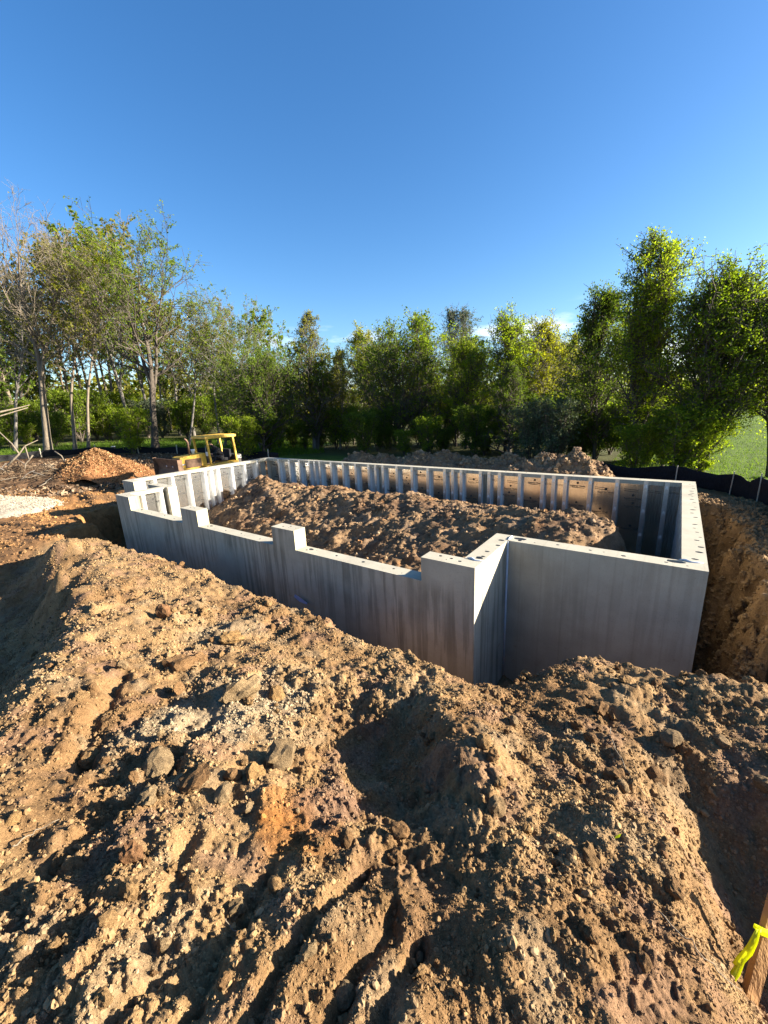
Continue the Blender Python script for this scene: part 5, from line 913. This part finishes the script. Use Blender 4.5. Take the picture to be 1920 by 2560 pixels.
part(MB().box(.05, .30, -.34, .34, .96, 1.36), 'dashboard', M_DKMET)
for s in (-.16, .12): part(MB().tube([(.02, s, 1.0), (-.05, s, 1.38)], .014, 6), 'lever', M_ZINC, None, 0, True)
part(MB().box(.25, .36, .37, .44, 1.3, 1.5), 'lamp', M_WHITE)
# driver: one skinned body
pv = [(-.68, 0, 1.16), (-.60, 0, 1.34), (-.44, 0, 1.56), (-.30, 0, 1.68), (-.20, 0, 1.76), (-.12, 0, 1.86), (-.40, .19, 1.58), (-.22, .26, 1.36), (-.02, .16, 1.34), (-.40, -.19, 1.58), (-.22, -.26, 1.36), (-.02, -.16, 1.34), (-.62, .11, 1.14), (-.22, .16, 1.20), (-.14, .17, .98), (-.02, .17, .95), (-.62, -.11, 1.14), (-.22, -.16, 1.20), (-.14, -.17, .98), (-.02, -.17, .95)]
pe = [(0, 1), (1, 2), (2, 3), (3, 4), (4, 5), (2, 6), (6, 7), (7, 8), (2, 9), (9, 10), (10, 11), (0, 12), (12, 13), (13, 14), (14, 15), (0, 16), (16, 17), (17, 18), (18, 19)]
prd = [.15, .16, .17, .09, .065, .105, .085, .06, .045, .085, .06, .045, .11, .075, .055, .05, .11, .075, .055, .05]
me = bpy.data.meshes.new('body'); me.from_pydata(pv, pe, []); tmp = bpy.data.objects.new('tmp', me); COL.objects.link(tmp); sk = tmp.modifiers.new('skin', 'SKIN'); tmp.modifiers.new('sub', 'SUBSURF').levels = 2
for i, r in enumerate(prd): me.skin_vertices[0].data[i].radius = (r, r); me.skin_vertices[0].data[i].use_root = (i == 0)
bm_ = bpy.data.meshes.new_from_object(tmp.evaluated_get(bpy.context.evaluated_depsgraph_get())); bpy.data.objects.remove(tmp); bm_.materials.clear(); bm_.materials.append(M_BLACK); bm_.materials.append(M_SKIN)
for f in bm_.polygons:
    c = f.center; f.use_smooth = True; f.material_index = 1 if (c.z > 1.775 and c.x > -.3) or (c.x > -.07 and c.z > 1.25) else 0
drv = empty('person', dz.location, dz.rotation_euler.z); tag(drv, 'person in black clothes bending forward on the bulldozer seat', 'person'); link('body', bm_, drv)
hb = MB(); V_, F_ = ICO[2]; hv = V_ * [.115, .10, .08] + [-.15, 0, 1.93]; hv[:, 2] = np.maximum(hv[:, 2], 1.9); hm_ = npmesh('hair', hv, F_); link('hair', hm_, drv, M_DKMET)

# ------------------------------------------------------------------ stake with ribbon, roots and scraps in the foreground
sb = hits([(1874, 2492)])[0]; dep = (sb - CAM) @ FWD
def at_dep(u, v, dp): d = ray(u, v); return CAM + d * (dp / (d @ FWD))
tp_ = at_dep(1948, 2225, dep * 1.02); ax = Vector(tp_ - sb).normalized(); stk = empty('survey_stake', sb); tag(stk, 'wooden survey stake with yellow-green ribbon in the dark pit at bottom right', 'stake')
sx = Vector(RGT).copy(); sx = (sx - ax * sx.dot(ax)).normalized(); sy = ax.cross(sx); RM = Matrix((sx, sy, ax)).transposed().to_4x4(); ln = (Vector(tp_) - Vector(sb)).length + .05; wS = 35 / FPX * dep * .5
mb = MB(); mb.box(-wS, wS, -wS * .45, wS * .45, -.18, ln, 0, RM); so_ = mb.build('lath', M_LUMBER, stk, .0015)
Lf = [(1255, 455), (1180, 590), (1090, 750), (990, 860), (900, 950), (822, 1070), (858, 1140), (725, 1320), (742, 1440), (815, 1500)]; Rt = [(1345, 470), (1320, 600), (1290, 720), (1240, 840), (1190, 940), (1110, 1030), (1040, 1105), (960, 1330), (880, 1430), (830, 1500)]
def zp(a, dp): return at_dep(1720 + a[0] / 7.375, 2260 + a[1] / 7.375, dp) - sb
V_, F_ = [], []
for i, (a, b_) in enumerate(zip(Lf, Rt)):
    d0 = dep * (.975 - .006 * math.sin(i * .9)); mid = ((a[0] * .35 + b_[0] * .65), (a[1] * .35 + b_[1] * .65)); V_ += [zp(a, d0), zp(((a[0] + mid[0]) / 2, (a[1] + mid[1]) / 2), d0 - .010), zp(mid, d0 + .006), zp(b_, d0 - .004)]
for i in range(len(Lf) - 1):
    for j in range(3): F_.append((i * 4 + j, i * 4 + j + 1, i * 4 + 5 + j, i * 4 + 4 + j))
rib = link('ribbon', npmesh('ribbon', V_, F_), stk, M_FLAG); sm = rib.modifiers.new('thickness', 'SOLIDIFY'); sm.thickness = .0012
kc = Vector(zp((1420, 520), dep)); mb = MB(); Mk = Matrix.Translation(kc) @ RM; mb.box(-wS * 1.12, wS * 1.12, -wS * .62, wS * .62, -.008, .008, 0, Mk); mb.tube([kc - sx * wS * 1.1 - sy * .01, kc - sx * wS * 1.5 + ax * .006 - sy * .016, kc - sx * wS * 1.2 + ax * .018 - sy * .012], [.007, .009, .004], 7); mb.build('ribbon_knot', M_FLAG, stk)
def root(uv, r, label, name='root', lift=.012, material=None):
    P = hits(uv); pts = []
    for a, b_ in zip(P[:-1], P[1:]):
        for f in (0, .34, .67): pts.append(a + (b_ - a) * f)
    pts.append(P[-1]); jj = np.random.RandomState(len(uv)).normal(0, .006, (len(pts), 3)); pts = [p + j + [0, 0, lift] for p, j in zip(pts, jj)]; n = len(pts)
    tag(MB().tube(pts, [r * (1 - .6 * i / n) for i in range(n)], 6).build(name, material or M_BARK_T, None, smooth=True), label, 'root', 'roots and twigs on the soil')
root([(1522, 1820), (1530, 1855), (1545, 1890), (1572, 1935), (1600, 1980), (1628, 2010), (1642, 2045)], .0035, 'long thin root running down the right side of the mound')
root([(32, 2122), (70, 2100), (105, 2075), (145, 2058)], .004, 'pale straight twig lying on the soil at lower left', 'twig', .02)
root([(1640, 2295), (1700, 2345), (1745, 2390), (1790, 2440), (1850, 2495)], .003, 'thin pale root crossing the lip of the dark pit', 'root', .03)
root([(560, 2300), (590, 2330), (600, 2360)], .0025, 'hair-thin rootlet near the middle of the lower left soil')
for i, (x_, y_, dx, dy, hh) in enumerate(((1108, 1642, -.01, .0, .16),)):
    q = hits([(x_, y_ + 6)])[0]; tag(MB().tube([q, q + [.0, .01, hh * .5], q + [-.03, .0, hh]], [.004, .003, .0015], 5).build('twig', M_BARK_T), 'small upright twig on the crest by the front wall corner', 'twig', 'roots and twigs on the soil')
def scrap(u, v, pts, material, label, name, rise=.012):
    q = hits([(u, v)])[0]; tag(MB().prism(pts, 0, .003, 'z').build(name, material, None), label, 'scrap', 'scraps on the soil'); o = bpy.context.scene.objects[-1] if False else [o for o in COL.objects if o.name.startswith(name)][-1]; o.location = q + [0, 0, rise]; o.rotation_euler = (.5, -.5, .6)
scrap(1543, 2096, [(-.018, -.003), (.006, -.006), (.02, .003), (.008, .005), (-.008, .003)], M_FLAG, 'tiny yellow plastic scrap on the right side of the mound', 'plastic_scrap')
p_ = at_y(752, 1500, -BUMP - .1); tag(MB().prism([(-.16, -.02), (.0, -.035), (.17, -.01), (.15, .02), (-.02, .03), (-.17, .03)], 0, .004, 'z').build('plastic_strip', M_BLUE, None, loc=tuple(p_)), 'blue plastic strip between the mound and the front wall', 'scrap', 'scraps on the soil')
bpy.data.objects['plastic_strip'].rotation_euler = (1.0, .25, 0)
